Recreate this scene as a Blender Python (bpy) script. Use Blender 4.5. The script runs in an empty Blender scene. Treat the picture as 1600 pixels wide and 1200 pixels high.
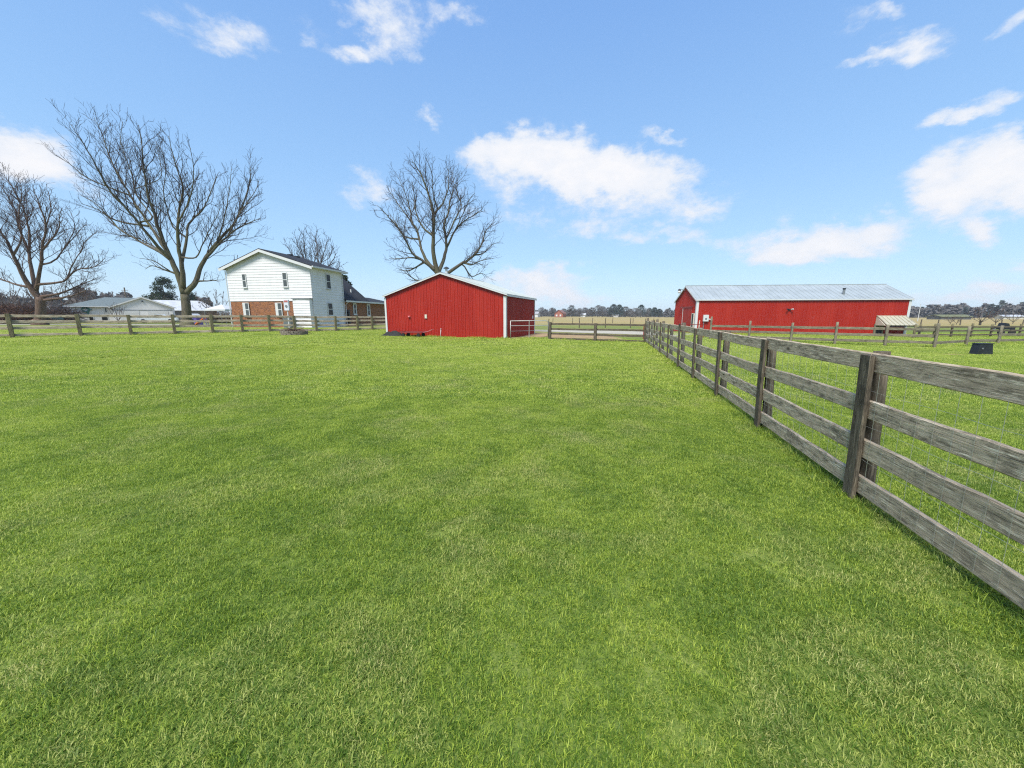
import bpy, math, random
import numpy as np
from mathutils import Vector, Matrix, noise as mnoise

S = bpy.context.scene
COL = S.collection
R = math.radians

# ------------------------------------------------------------------ camera
FPX = 578.0                       # focal length in units of a 1600 px wide frame
CAM_H = 1.70
PITCH = math.atan(107 / FPX)
cam_d = bpy.data.cameras.new("camera")
cam_d.sensor_width = 36.0
cam_d.lens = FPX / 1600 * 36.0
cam_d.clip_start = 0.05
cam_d.clip_end = 6000
cam = bpy.data.objects.new("camera", cam_d)
COL.objects.link(cam)
cam.location = (0, 0, CAM_H)
cam.rotation_euler = (math.pi / 2 - PITCH, 0, 0)
S.camera = cam
CP, SP = math.cos(PITCH), math.sin(PITCH)


def ray(px, py):
    """world slope of a sight line: x per metre of y, z per metre of y"""
    a = (px - 800) / FPX
    b = (600 - py) / FPX
    y = CP + b * SP
    return a / y, (-SP + b * CP) / y


def at(px, py, y):
    rx, rz = ray(px, py)
    return Vector((rx * y, y, CAM_H + rz * y))


# ------------------------------------------------------------------ light
SUN_EL, SUN_AZ = 57.0, 205.0       # azimuth clockwise from +Y (the view direction)
sun_d = bpy.data.lights.new("sun", 'SUN')
sun_d.energy = 3.9
sun_d.angle = R(20)
sun_d.color = (1.0, 0.955, 0.88)
sun = bpy.data.objects.new("sun", sun_d)
COL.objects.link(sun)
sun.rotation_euler = (R(90 - SUN_EL), 0, R(180 - SUN_AZ))
sun.location = (0, 0, 40)

S.view_settings.view_transform = 'Standard'
S.view_settings.look = 'None'
S.view_settings.gamma = 1
S.view_settings.exposure = 0.65
S.cycles.use_denoising = False
S.cycles.filter_width = 1.2
S.cycles.sample_clamp_direct = 4.0
S.cycles.sample_clamp_indirect = 2.0
S.cycles.denoiser = 'OPENIMAGEDENOISE'
S.cycles.denoising_prefilter = 'ACCURATE'
S.cycles.max_bounces = 6
S.cycles.diffuse_bounces = 3
S.cycles.glossy_bounces = 2
S.cycles.transparent_max_bounces = 6

# ------------------------------------------------------------------ sky
W = bpy.data.worlds.new("World")
S.world = W
W.use_nodes = True
wn = W.node_tree
wn.nodes.clear()


class G:
    """tiny node-graph helper"""
    def __init__(self, tree):
        self.t = tree

    def n(self, kind, **kw):
        nd = self.t.nodes.new(kind)
        for k, v in kw.items():
            setattr(nd, k, v)
        return nd

    def put(self, sock, v):
        if isinstance(v, bpy.types.NodeSocket):
            self.t.links.new(v, sock)
        elif v is not None:
            if sock.type == 'RGBA' and len(v) == 3:
                v = (*v, 1)
            sock.default_value = v

    def math(self, op, a, b=None, c=None, clamp=False):
        nd = self.n('ShaderNodeMath', operation=op)
        nd.use_clamp = clamp
        self.put(nd.inputs[0], a)
        if b is not None:
            self.put(nd.inputs[1], b)
        if c is not None:
            self.put(nd.inputs[2], c)
        return nd.outputs[0]

    def vmath(self, op, a, b=None, out=0):
        nd = self.n('ShaderNodeVectorMath', operation=op)
        self.put(nd.inputs[0], a)
        if b is not None:
            self.put(nd.inputs[1] if op != 'SCALE' else nd.inputs['Scale'], b)
        return nd.outputs[out]

    def noise(self, vec, scale, detail=3, rough=.55, dist=0, out='Fac'):
        nd = self.n('ShaderNodeTexNoise')
        if vec is not None:
            self.put(nd.inputs['Vector'], vec)
        nd.inputs['Scale'].default_value = scale
        nd.inputs['Detail'].default_value = detail
        nd.inputs['Roughness'].default_value = rough
        nd.inputs['Distortion'].default_value = dist
        return nd.outputs[out]

    def rng(self, v, a, b, c=0.0, d=1.0, smooth=False):
        nd = self.n('ShaderNodeMapRange')
        if smooth:
            nd.interpolation_type = 'SMOOTHSTEP'
        self.put(nd.inputs['Value'], v)
        for k, x in zip(('From Min', 'From Max', 'To Min', 'To Max'), (a, b, c, d)):
            self.put(nd.inputs[k], x)
        return nd.outputs['Result']

    def mix(self, f, a, b, blend='MIX'):
        nd = self.n('ShaderNodeMix', data_type='RGBA', blend_type=blend)
        self.put(nd.inputs[0], f)
        self.put(nd.inputs[6], a)
        self.put(nd.inputs[7], b)
        return nd.outputs[2]

    def ramp(self, v, stops):
        nd = self.n('ShaderNodeValToRGB')
        el = nd.color_ramp.elements
        while len(el) > 1:
            el.remove(el[-1])
        el[0].position = stops[0][0]
        el[0].color = (*stops[0][1], 1)
        for p, c in stops[1:]:
            e = el.new(p)
            e.color = (*c, 1)
        self.put(nd.inputs[0], v)
        return nd.outputs[0]

    def scale(self, vec, s):
        nd = self.n('ShaderNodeMapping')
        self.put(nd.inputs['Vector'], vec)
        nd.inputs['Scale'].default_value = s
        return nd.outputs[0]


g = G(wn)
SKY_STRENGTH = 0.12
sky = g.n('ShaderNodeTexSky', sky_type='NISHITA')
sky.sun_disc = False
sky.sun_elevation = R(SUN_EL)
sky.sun_rotation = R(SUN_AZ)
sky.air_density = 1.0
sky.dust_density = 0.6
sky.ozone_density = 1.4
geo = g.n('ShaderNodeTexCoord')
sep = g.n('ShaderNodeSeparateXYZ')
g.put(sep.inputs[0], geo.outputs['Generated'])
az = g.math('ARCTAN2', sep.outputs[0], sep.outputs[1])
el = g.math('ARCSINE', sep.outputs[2])
cmb = g.n('ShaderNodeCombineXYZ')
g.put(cmb.inputs[0], az)
g.put(cmb.inputs[1], el)
ae = cmb.outputs[0]
nz1 = g.n('ShaderNodeTexNoise')
g.put(nz1.inputs['Vector'], g.scale(geo.outputs['Generated'], (1, 1, 1.8)))
nz1.inputs['Scale'].default_value = 9
nz1.inputs['Detail'].default_value = 6
nz1.inputs['Roughness'].default_value = .58
warp = g.vmath('SCALE', g.vmath('SUBTRACT', nz1.outputs['Color'], (.5, .5, .5)), .11)
aew = g.vmath('ADD', ae, warp)
# clouds of the photograph: (px, py, half width, half height, turn in degrees, density)
CLOUDS = [(350, 52, 78, 34, 12, .72), (590, 12, 75, 32, -10, .85), (628, 58, 52, 34, 20, .75), (570, 84, 58, 24, 10, .85),
          (715, 20, 95, 24, -8, .5), (42, 250, 92, 46, 8, 1.1), (100, 282, 70, 34, 15, .85),
          (885, 248, 125, 46, 6, 1.15), (985, 280, 130, 46, 2, 1.2), (800, 250, 95, 46, 0, .9), (860, 290, 130, 28, 5, .5),
          (1035, 212, 62, 12, 5, .65), (1425, 72, 78, 34, -22, .95), (1350, 90, 44, 16, -8, .6), (1578, 30, 50, 30, -30, .8),
          (1545, 160, 56, 22, -25, .9), (1490, 188, 52, 14, -8, .8), (1520, 268, 160, 52, -5, 1.12), (1612, 262, 105, 62, 0, 1.1),
          (1480, 318, 90, 34, 8, 1.0), (1546, 350, 32, 28, 0, .85), (1320, 370, 125, 32, -3, 1.15), (1215, 396, 80, 18, 0, .8),
          (835, 438, 105, 30, -4, 1.05), (880, 470, 95, 26, 0, .8), (1480, 470, 120, 20, 0, .8), (1530, 448, 44, 22, 20, .6),
          (1090, 330, 46, 18, -8, .6), (1090, 374, 260, 16, 4, .42), (900, 345, 330, 40, 3, .36), (576, 290, 50, 36, 0, .5),
          (665, 187, 30, 14, -20, .6), (1388, 12, 26, 22, 10, .55), (1340, 25, 60, 26, -30, .42), (250, 20, 60, 34, 0, .35),
          (480, 55, 34, 34, 0, .42), (1580, 415, 60, 16, 0, .45), (740, 232, 40, 20, 0, .5)]
tot = None
for (px, py, rw, rh, turn, dens) in CLOUDS:
    def azel(qx, qy):
        rx, rz = ray(qx, qy)
        return np.array([math.atan(rx), math.atan2(rz, math.hypot(1, rx))])
    cen = azel(px, py)
    ca_, sa_ = math.cos(R(turn)), math.sin(R(turn))
    k1 = (azel(px + 8 * ca_, py + 8 * sa_) - azel(px - 8 * ca_, py - 8 * sa_)) / 16 * rw
    k2 = (azel(px - 8 * sa_, py + 8 * ca_) - azel(px + 8 * sa_, py - 8 * ca_)) / 16 * rh * 1.08
    ev, evec = np.linalg.eigh(np.outer(k1, k1) + np.outer(k2, k2))
    mp = g.n('ShaderNodeMapping', vector_type='TEXTURE')
    mp.inputs['Location'].default_value = (cen[0], cen[1], 0)
    mp.inputs['Rotation'].default_value = (0, 0, math.atan2(evec[1, 1], evec[0, 1]))
    mp.inputs['Scale'].default_value = (math.sqrt(ev[1]), math.sqrt(ev[0]), 1)
    g.put(mp.inputs['Vector'], aew)
    sp2 = g.vmath('MULTIPLY', mp.outputs[0], (1, 1, 0))
    ln = g.vmath('LENGTH', sp2, out=1)
    b = g.rng(ln, 0, 1.35, dens, 0, True)
    tot = b if tot is None else g.math('ADD', tot, b)
# loose clouds in the part of the sky the photograph does not show
back = g.math('MULTIPLY', g.rng(g.math('ABSOLUTE', az), 1.05, 1.4), g.rng(g.noise(geo.outputs['Generated'], 3.0, 5, .6), .5, .68, 0, 1.1))
tot = g.math('ADD', tot, back)
tot = g.math('MINIMUM', tot, 1.35)
fine = g.noise(g.scale(geo.outputs['Generated'], (1, 1, 1.7)), 17, 9, .66)
dens = g.math('ADD', tot, g.math('MULTIPLY', g.math('SUBTRACT', fine, .5), 1.9))
alpha = g.rng(dens, .14, 1.02, 0, 1, True)
alpha = g.math('MULTIPLY', alpha, g.rng(tot, 0.02, .3))
# colour of the clear sky
skyn = g.mix(1.0, sky.outputs[0], (1.5, 1.5, 1.5), 'MULTIPLY')
grad = g.ramp(el, [(0.0, (.50, .72, .93)), (.12, (.40, .655, .94)), (.32, (.305, .56, .93)), (.6, (.215, .44, .875)), (1.0, (.13, .32, .75))])
grad = g.mix(1.0, grad, (5.35, 5.35, 5.35), 'MULTIPLY')
skyc = g.mix(.82, skyn, grad)
cc = g.mix(g.rng(dens, .75, 1.5), (4.35, 4.65, 5.15), (5.1, 5.12, 5.3))
final = g.mix(alpha, skyc, cc)
bg = g.n('ShaderNodeBackground')
g.put(bg.inputs['Color'], final)
bg.inputs['Strength'].default_value = SKY_STRENGTH
wo = g.n('ShaderNodeOutputWorld')
g.put(wo.inputs['Surface'], bg.outputs[0])

# ------------------------------------------------------------------ terrain
CTRL = [(0, 0, 0), (-4, 3, 0), (4, 3, 0), (-4, 8, 0), (0, 9, 0), (5, 9, 0), (5, 16, 0), (0, 17, .02), (-8, 14, .06), (-9, 6, .03),
        (8.4, 23.2, 0), (2.7, 26.5, .02), (-.4, 25.5, .18), (-9.5, 28.5, .22), (1.7, 32.8, .12), (-5, 22, .12), (-16, 22, .28),
        (-28, 21, .45), (-22, 14, .28), (-21, 29, .42), (-13.4, 36, .33), (-20, 40, .47), (-30, 40.5, .47), (-14, 31, .3),
        (-62, 62, .42), (-75, 62, .42), (-40, 45, .45), (-55, 75, .45), (-40, 30, .45), (-18, 52, .45),
        (17, 36, 0), (28, 35.5, -.05), (37, 34.5, -.12), (36, 30, -.12), (22, 20, 0), (16, 12, 0), (15, 26, 0), (10, 40, 0),
        (5, 50, -.05), (20, 60, -.1), (45, 60, -.2), (40, 25, -.1), (60, 70, -.2), (0, 90, -.1), (80, 120, -.2), (0, 140, 0),
        (-90, 130, .3), (0, -40, 0), (-60, -30, 0), (60, -30, 0), (60, 10, 0), (-70, 10, .3), (25, 5, 0), (0, 300, .4), (200, 300, 0),
        (-200, 300, .3)]
CA = np.array(CTRL, dtype=float)


def gz(x, y):
    d2 = (CA[:, 0] - x) ** 2 + (CA[:, 1] - y) ** 2
    w = 1.0 / (d2 + 5.0) ** 2
    z = float((w * CA[:, 2]).sum() / w.sum())
    r = math.hypot(x, y)
    if r > 120:
        z += min(1.0, (r - 120) / 300) * 1.2 * mnoise.noise(Vector((x * .004, y * .004, 3)))
    return z


# ------------------------------------------------------------------ object helpers
def tag(o, label=None, cat=None, group=None, kind=None):
    if label:
        o['label'] = label
    if cat:
        o['category'] = cat
    if group:
        o['group'] = group
    if kind:
        o['kind'] = kind
    return o


def empty(name, loc=(0, 0, 0), rz=0.0):
    o = bpy.data.objects.new(name, None)
    COL.objects.link(o)
    o.location = loc
    o.rotation_euler = (0, 0, rz)
    o.empty_display_size = .2
    return o


def copy_tree(o, parent=None):
    c = o.copy()
    COL.objects.link(c)
    if parent is not None:
        c.parent = parent
    for ch in list(o.children):
        copy_tree(ch, c)
    return c


class MB:
    def __init__(self):
        self.v = []
        self.f = []
        self.c = []       # optional scalar per vertex

    def face(self, pts):
        n = len(self.v)
        self.v.extend([tuple(p) for p in pts])
        self.f.append(tuple(range(n, n + len(pts))))

    def box(self, x0, x1, y0, y1, z0, z1, m=None):
        n = len(self.v)
        p = [(x0, y0, z0), (x1, y0, z0), (x1, y1, z0), (x0, y1, z0), (x0, y0, z1), (x1, y0, z1), (x1, y1, z1), (x0, y1, z1)]
        if m is not None:
            p = [tuple(m @ Vector(q)) for q in p]
        self.v.extend(p)
        for q in ((0, 3, 2, 1), (4, 5, 6, 7), (0, 1, 5, 4), (1, 2, 6, 5), (2, 3, 7, 6), (3, 0, 4, 7)):
            self.f.append(tuple(n + i for i in q))
        return self

    def prism(self, poly, axis, a, b):
        """polygon of (u, w) extruded along axis from a to b. axis 'x': u=y ; axis 'y': u=x ; 'z': (x, y)"""
        n = len(self.v)
        k = len(poly)
        for t in (a, b):
            for (u, w) in poly:
                self.v.append((t, u, w) if axis == 'x' else (u, t, w) if axis == 'y' else (u, w, t))
        self.f.append(tuple(n + i for i in range(k)))
        self.f.append(tuple(n + k + i for i in reversed(range(k))))
        for i in range(k):
            j = (i + 1) % k
            self.f.append((n + i, n + k + i, n + k + j, n + j))
        return self

    def slab(self, a, b, c, d, t):
        """quad a b c d thickened by the vector t"""
        t = Vector(t)
        n = len(self.v)
        q = [Vector(p) for p in (a, b, c, d)]
        self.v.extend([tuple(p) for p in q] + [tuple(p + t) for p in q])
        for s in ((0, 1, 2, 3), (7, 6, 5, 4), (0, 4, 5, 1), (1, 5, 6, 2), (2, 6, 7, 3), (3, 7, 4, 0)):
            self.f.append(tuple(n + i for i in s))
        return self

    def tube(self, pts, rads, sides=6, cap=True):
        pts = [Vector(p) for p in pts]
        if not hasattr(rads, '__len__'):
            rads = [rads] * len(pts)
        n0 = len(self.v)
        up = None
        for i, p in enumerate(pts):
            if i == 0:
                d = pts[1] - pts[0]
            elif i == len(pts) - 1:
                d = pts[-1] - pts[-2]
            else:
                d = pts[i + 1] - pts[i - 1]
            if d.length < 1e-9:
                d = Vector((0, 0, 1))
            d.normalize()
            if up is None:
                up = d.orthogonal()
            a = up - d * up.dot(d)
            if a.length < 1e-6:
                a = d.orthogonal()
            a.normalize()
            up = a
            b = d.cross(a)
            for s in range(sides):
                an = 2 * math.pi * s / sides
                q = p + (a * math.cos(an) + b * math.sin(an)) * rads[i]
                self.v.append((q.x, q.y, q.z))
        for i in range(len(pts) - 1):
            for s in range(sides):
                s2 = (s + 1) % sides
                self.f.append((n0 + i * sides + s, n0 + i * sides + s2, n0 + (i + 1) * sides + s2, n0 + (i + 1) * sides + s))
        if cap:
            self.f.append(tuple(n0 + s for s in reversed(range(sides))))
            m = n0 + (len(pts) - 1) * sides
            self.f.append(tuple(m + s for s in range(sides)))
        return self

    def cyl(self, x, y, z0, z1, r, sides=12, r1=None):
        return self.tube([(x, y, z0), (x, y, z1)], [r, r if r1 is None else r1], sides)

    def build(self, name, mat, parent=None, loc=None, rot=None, smooth=False):
        me = bpy.data.meshes.new(name)
        me.from_pydata(self.v, [], self.f)
        me.update()
        if smooth:
            me.polygons.foreach_set('use_smooth', [True] * len(me.polygons))
        if self.c:
            at_ = me.attributes.new('tone', 'FLOAT', 'POINT')
            at_.data.foreach_set('value', self.c)
        if mat is not None:
            me.materials.append(mat)
        o = bpy.data.objects.new(name, me)
        COL.objects.link(o)
        if parent is not None:
            o.parent = parent
        if loc is not None:
            o.location = loc
        if rot is not None:
            o.rotation_euler = rot
        return o


# ------------------------------------------------------------------ materials
def newmat(name):
    m = bpy.data.materials.new(name)
    m.use_nodes = True
    t = m.node_tree
    t.nodes.clear()
    gg = G(t)
    out = gg.n('ShaderNodeOutputMaterial')
    return m, gg, out


def principled(gg, out, col, rough=.6, metal=0.0, bump=None, bstr=.3, bdist=.01, spec=.5):
    p = gg.n('ShaderNodeBsdfPrincipled')
    gg.put(p.inputs['Base Color'], col)
    gg.put(p.inputs['Roughness'], rough)
    gg.put(p.inputs['Metallic'], metal)
    p.inputs['Specular IOR Level'].default_value = spec
    if bump is not None:
        b = gg.n('ShaderNodeBump')
        b.inputs['Strength'].default_value = bstr
        b.inputs['Distance'].default_value = bdist
        gg.put(b.inputs['Height'], bump)
        gg.put(p.inputs['Normal'], b.outputs[0])
    gg.put(out.inputs['Surface'], p.outputs[0])
    return p


def simple(name, col, rough=.6, metal=0, var=.12, scale=3.0, dirt=None, spec=.5, bstr=.15):
    m, gg, out = newmat(name)
    tc = gg.n('ShaderNodeTexCoord').outputs['Object']
    n1 = gg.noise(tc, scale, 5, .65)
    n2 = gg.noise(tc, scale * 7, 3, .6)
    lo = tuple(c * (1 - var) for c in col)
    hi = tuple(min(1, c * (1 + var)) for c in col)
    c = gg.mix(gg.rng(n1, .3, .7), lo, hi)
    if dirt:
        c = gg.mix(gg.math('MULTIPLY', gg.rng(n2, .55, .75), .5), c, dirt)
    principled(gg, out, c, gg.rng(n2, .2, .8, rough - .08, min(1, rough + .08)), metal, n2, bstr, .004, spec)
    return m


def weathered_wood(name, base, dark, light, lichen=.5, scale=1.0):
    """grain runs along local X"""
    m, gg, out = newmat(name)
    tc = gg.n('ShaderNodeTexCoord').outputs['Object']
    oi = gg.n('ShaderNodeObjectInfo').outputs['Random']
    off = gg.n('ShaderNodeCombineXYZ')
    gg.put(off.inputs[0], gg.math('MULTIPLY', oi, 37.0))
    gg.put(off.inputs[1], gg.math('MULTIPLY', oi, 11.0))
    v = gg.vmath('ADD', tc, off.outputs[0])
    grain = gg.noise(gg.scale(v, (2.2, 40, 40)), 1.6, 6, .7, .4)
    fineg = gg.noise(gg.scale(v, (4, 110, 110)), 1.6, 3, .7, .2)
    patch = gg.noise(gg.scale(v, (2.4, 9, 9)), 2.2, 5, .7)
    wide = gg.noise(gg.scale(v, (.8, 2, 2)), 2.0, 3, .6)
    c = gg.ramp(grain, [(.34, dark), (.45, base), (.55, base), (.64, light)])
    c = gg.mix(gg.rng(patch, .5, .62, 0, .85), c, tuple(x * .33 for x in base))
    c = gg.mix(gg.rng(wide, .5, .7, 0, .55), c, tuple(min(1, x * 1.5) for x in base))
    c = gg.mix(gg.rng(fineg, .56, .64, 0, .75), c, tuple(x * .35 for x in dark))
    # knots
    vo = gg.n('ShaderNodeTexVoronoi')
    gg.put(vo.inputs['Vector'], gg.scale(v, (1.0, 3.2, 3.2)))
    vo.inputs['Scale'].default_value = 1.5
    kn = gg.rng(vo.outputs['Distance'], .04, .13, .9, 0)
    c = gg.mix(kn, c, tuple(x * .25 for x in dark))
    # pale lichen flecks
    ln = gg.noise(v, 26, 4, .6)
    big = gg.noise(v, 3.1, 2, .5)
    lf = gg.math('MULTIPLY', gg.rng(ln, .62, .68), gg.rng(big, .5, .62, 0, lichen))
    c = gg.mix(lf, c, (.45, .46, .38))
    c = gg.mix(gg.math('MULTIPLY', oi, .3), c, tuple(x * .6 for x in base))
    h = gg.math('ADD', gg.math('MULTIPLY', grain, .8), gg.math('MULTIPLY', fineg, .5))
    principled(gg, out, c, .88, 0, h, .8, .008, .2)
    return m


def metal_siding(name, col, pink):
    m, gg, out = newmat(name)
    tc = gg.n('ShaderNodeTexCoord').outputs['Object']
    n1 = gg.noise(gg.scale(tc, (1, 1, .25)), 1.1, 5, .6)
    st = gg.noise(gg.scale(tc, (6, 6, .35)), 1.4, 5, .7)
    c = gg.mix(gg.rng(n1, .35, .7, 0, .8), col, pink)
    c = gg.mix(gg.rng(st, .52, .8, 0, .55), c, tuple(x * .55 for x in col))
    gr = gg.noise(tc, 14, 4, .7)
    c = gg.mix(gg.rng(gr, .6, .8, 0, .35), c, tuple(x * .6 + .02 for x in col))
    principled(gg, out, c, gg.rng(st, .3, .7, .42, .6), 0, gg.noise(gg.scale(tc, (2, 2, .6)), 3, 3), .15, .02, .35)
    return m


def roof_metal_mat(name, col, rust=.2):
    m, gg, out = newmat(name)
    tc = gg.n('ShaderNodeTexCoord').outputs['Object']
    n1 = gg.noise(tc, .8, 5, .6)
    n2 = gg.noise(gg.scale(tc, (5, 5, 1)), 1.4, 5, .7)
    c = gg.mix(gg.rng(n1, .35, .7), tuple(x * .86 for x in col), tuple(min(1, x * 1.1) for x in col))
    c = gg.mix(gg.rng(n2, .56, .78, 0, rust), c, (.2, .13, .08))
    principled(gg, out, c, .48, .25, n2, .1, .01, .4)
    return m


def brick_mat():
    m, gg, out = newmat('brick')
    tc = gg.n('ShaderNodeTexCoord').outputs['Object']
    s = gg.n('ShaderNodeSeparateXYZ')
    gg.put(s.inputs[0], tc)
    cb = gg.n('ShaderNodeCombineXYZ')
    gg.put(cb.inputs[0], gg.math('ADD', s.outputs[0], s.outputs[1]))
    gg.put(cb.inputs[1], s.outputs[2])
    b = gg.n('ShaderNodeTexBrick')
    gg.put(b.inputs['Vector'], cb.outputs[0])
    b.inputs['Scale'].default_value = 1
    b.inputs['Brick Width'].default_value = .21
    b.inputs['Row Height'].default_value = .075
    b.inputs['Mortar Size'].default_value = .007
    b.inputs['Color1'].default_value = (.36, .13, .05, 1)
    b.inputs['Color2'].default_value = (.13, .038, .018, 1)
    b.inputs['Mortar'].default_value = (.3, .25, .2, 1)
    n = gg.noise(cb.outputs[0], 2.3, 4, .7)
    c = gg.mix(gg.rng(n, .4, .65, 0, .65), b.outputs[0], (.34, .14, .05))
    n2 = gg.noise(gg.scale(cb.outputs[0], (3, 9, 1)), 1.6, 3, .6)
    c = gg.mix(gg.rng(n2, .54, .64, 0, .8), c, (.05, .024, .016))
    principled(gg, out, c, .85, 0, b.outputs['Fac'], .6, -.01, .2)
    return m


def vinyl_mat():
    m, gg, out = newmat('white_siding')
    tc = gg.n('ShaderNodeTexCoord').outputs['Object']
    n = gg.noise(tc, 1.3, 5, .65)
    st = gg.noise(gg.scale(tc, (3, 3, .5)), 1.8, 5, .7)
    c = gg.mix(gg.rng(n, .3, .7), (.61, .61, .61), (.71, .71, .71))
    c = gg.mix(gg.rng(st, .56, .78, 0, .3), c, (.4, .42, .38))
    principled(gg, out, c, .5, 0, None, spec=.3)
    return m


def shingle_mat():
    m, gg, out = newmat('shingles')
    tc = gg.n('ShaderNodeTexCoord').outputs['Object']
    n = gg.noise(tc, 9, 4, .7)
    n2 = gg.noise(tc, 1.2, 3, .6)
    c = gg.mix(gg.rng(n, .35, .65), (.012, .014, .018), (.034, .037, .045))
    c = gg.mix(gg.rng(n2, .4, .7, 0, .4), c, (.042, .046, .055))
    principled(gg, out, c, .85, 0, n, .5, .02, .2)
    return m


def bark_mat(name, a, b, moss=None):
    m, gg, out = newmat(name)
    tc = gg.n('ShaderNodeTexCoord').outputs['Object']
    n = gg.noise(gg.scale(tc, (5, 5, .8)), 2, 6, .7)
    n2 = gg.noise(tc, .6, 4, .6)
    c = gg.ramp(n, [(.3, tuple(x * .45 for x in a)), (.5, a), (.72, b)])
    if moss:
        c = gg.mix(gg.rng(n2, .42, .7, 0, .7), c, moss)
    principled(gg, out, c, .9, 0, n, .8, .05, .15)
    return m


def leaf_mat(name, lo, hi, scale=.6, trans=.15):
    m, gg, out = newmat(name)
    a = gg.n('ShaderNodeAttribute')
    a.attribute_name = 'tone'
    geo_ = gg.n('ShaderNodeNewGeometry').outputs['Position']
    n = gg.noise(geo_, scale, 4, .6)
    f = gg.math('ADD', gg.math('MULTIPLY', a.outputs['Fac'], .6), gg.math('MULTIPLY', gg.rng(n, .3, .7), .4))
    c = gg.mix(f, lo, hi)
    d = gg.n('ShaderNodeBsdfDiffuse')
    gg.put(d.inputs[0], c)
    t = gg.n('ShaderNodeBsdfTranslucent')
    gg.put(t.inputs[0], c)
    mx = gg.n('ShaderNodeMixShader')
    mx.inputs[0].default_value = trans
    gg.put(mx.inputs[1], d.outputs[0])
    gg.put(mx.inputs[2], t.outputs[0])
    gg.put(out.inputs['Surface'], mx.outputs[0])
    return m


def glass_mat(name='window_glass', col=(.007, .009, .01)):
    m, gg, out = newmat(name)
    tc = gg.n('ShaderNodeTexCoord').outputs['Object']
    n = gg.noise(tc, 1.5, 2)
    principled(gg, out, gg.mix(n, col, tuple(c * 2.2 for c in col)), .12, 0, gg.noise(tc, 2.2, 2), .05, .02, .22)
    return m


LAWN_DARK, LAWN_MID, LAWN_LIGHT, STRAW = (.125, .22, .03), (.39, .495, .062), (.56, .62, .125), (.64, .58, .28)


def lawn_shift(gg, pos):
    """three world-space patterns shared by the blades and the sheet below them: blotches, dry patches, fine speckle"""
    big = gg.noise(pos, .32, 4, .6, .6)
    med = gg.noise(pos, 1.9, 4, .65, .4)
    dry = gg.noise(gg.vmath('ADD', pos, (31, 7, 0)), .8, 6, .72, .5)
    return big, med, dry


def grass_mat():
    m, gg, out = newmat('grass_blades')
    a = gg.n('ShaderNodeAttribute')
    a.attribute_name = 'tone'
    pos = gg.n('ShaderNodeNewGeometry').outputs['Position']
    big, med, dry = lawn_shift(gg, pos)
    oi = gg.n('ShaderNodeObjectInfo').outputs['Random']
    f = gg.math('ADD', gg.math('MULTIPLY', a.outputs['Fac'], .78), gg.rng(med, .32, .68, -.12, .1))
    f = gg.math('ADD', f, gg.rng(big, .35, .65, -.08, .06))
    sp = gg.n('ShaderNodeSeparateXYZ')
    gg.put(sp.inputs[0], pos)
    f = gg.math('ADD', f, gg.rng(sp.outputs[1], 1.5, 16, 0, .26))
    c = gg.ramp(f, [(0.0, (.07, .14, .015)), (.3, LAWN_DARK), (.55, LAWN_MID), (.82, LAWN_LIGHT), (1.0, (.58, .6, .2))])
    dr = gg.math('MULTIPLY', gg.rng(dry, .49, .65), gg.rng(a.outputs['Fac'], .4, .8))
    c = gg.mix(gg.math('MULTIPLY', dr, .8), c, STRAW)
    d = gg.n('ShaderNodeBsdfPrincipled')
    gg.put(d.inputs['Base Color'], c)
    d.inputs['Roughness'].default_value = .5
    d.inputs['Specular IOR Level'].default_value = .3
    t = gg.n('ShaderNodeBsdfTranslucent')
    gg.put(t.inputs[0], gg.mix(.35, c, (.3, .45, .03)))
    mx = gg.n('ShaderNodeMixShader')
    mx.inputs[0].default_value = .42
    gg.put(mx.inputs[1], d.outputs[0])
    gg.put(mx.inputs[2], t.outputs[0])
    gg.put(out.inputs['Surface'], mx.outputs[0])
    return m


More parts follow.
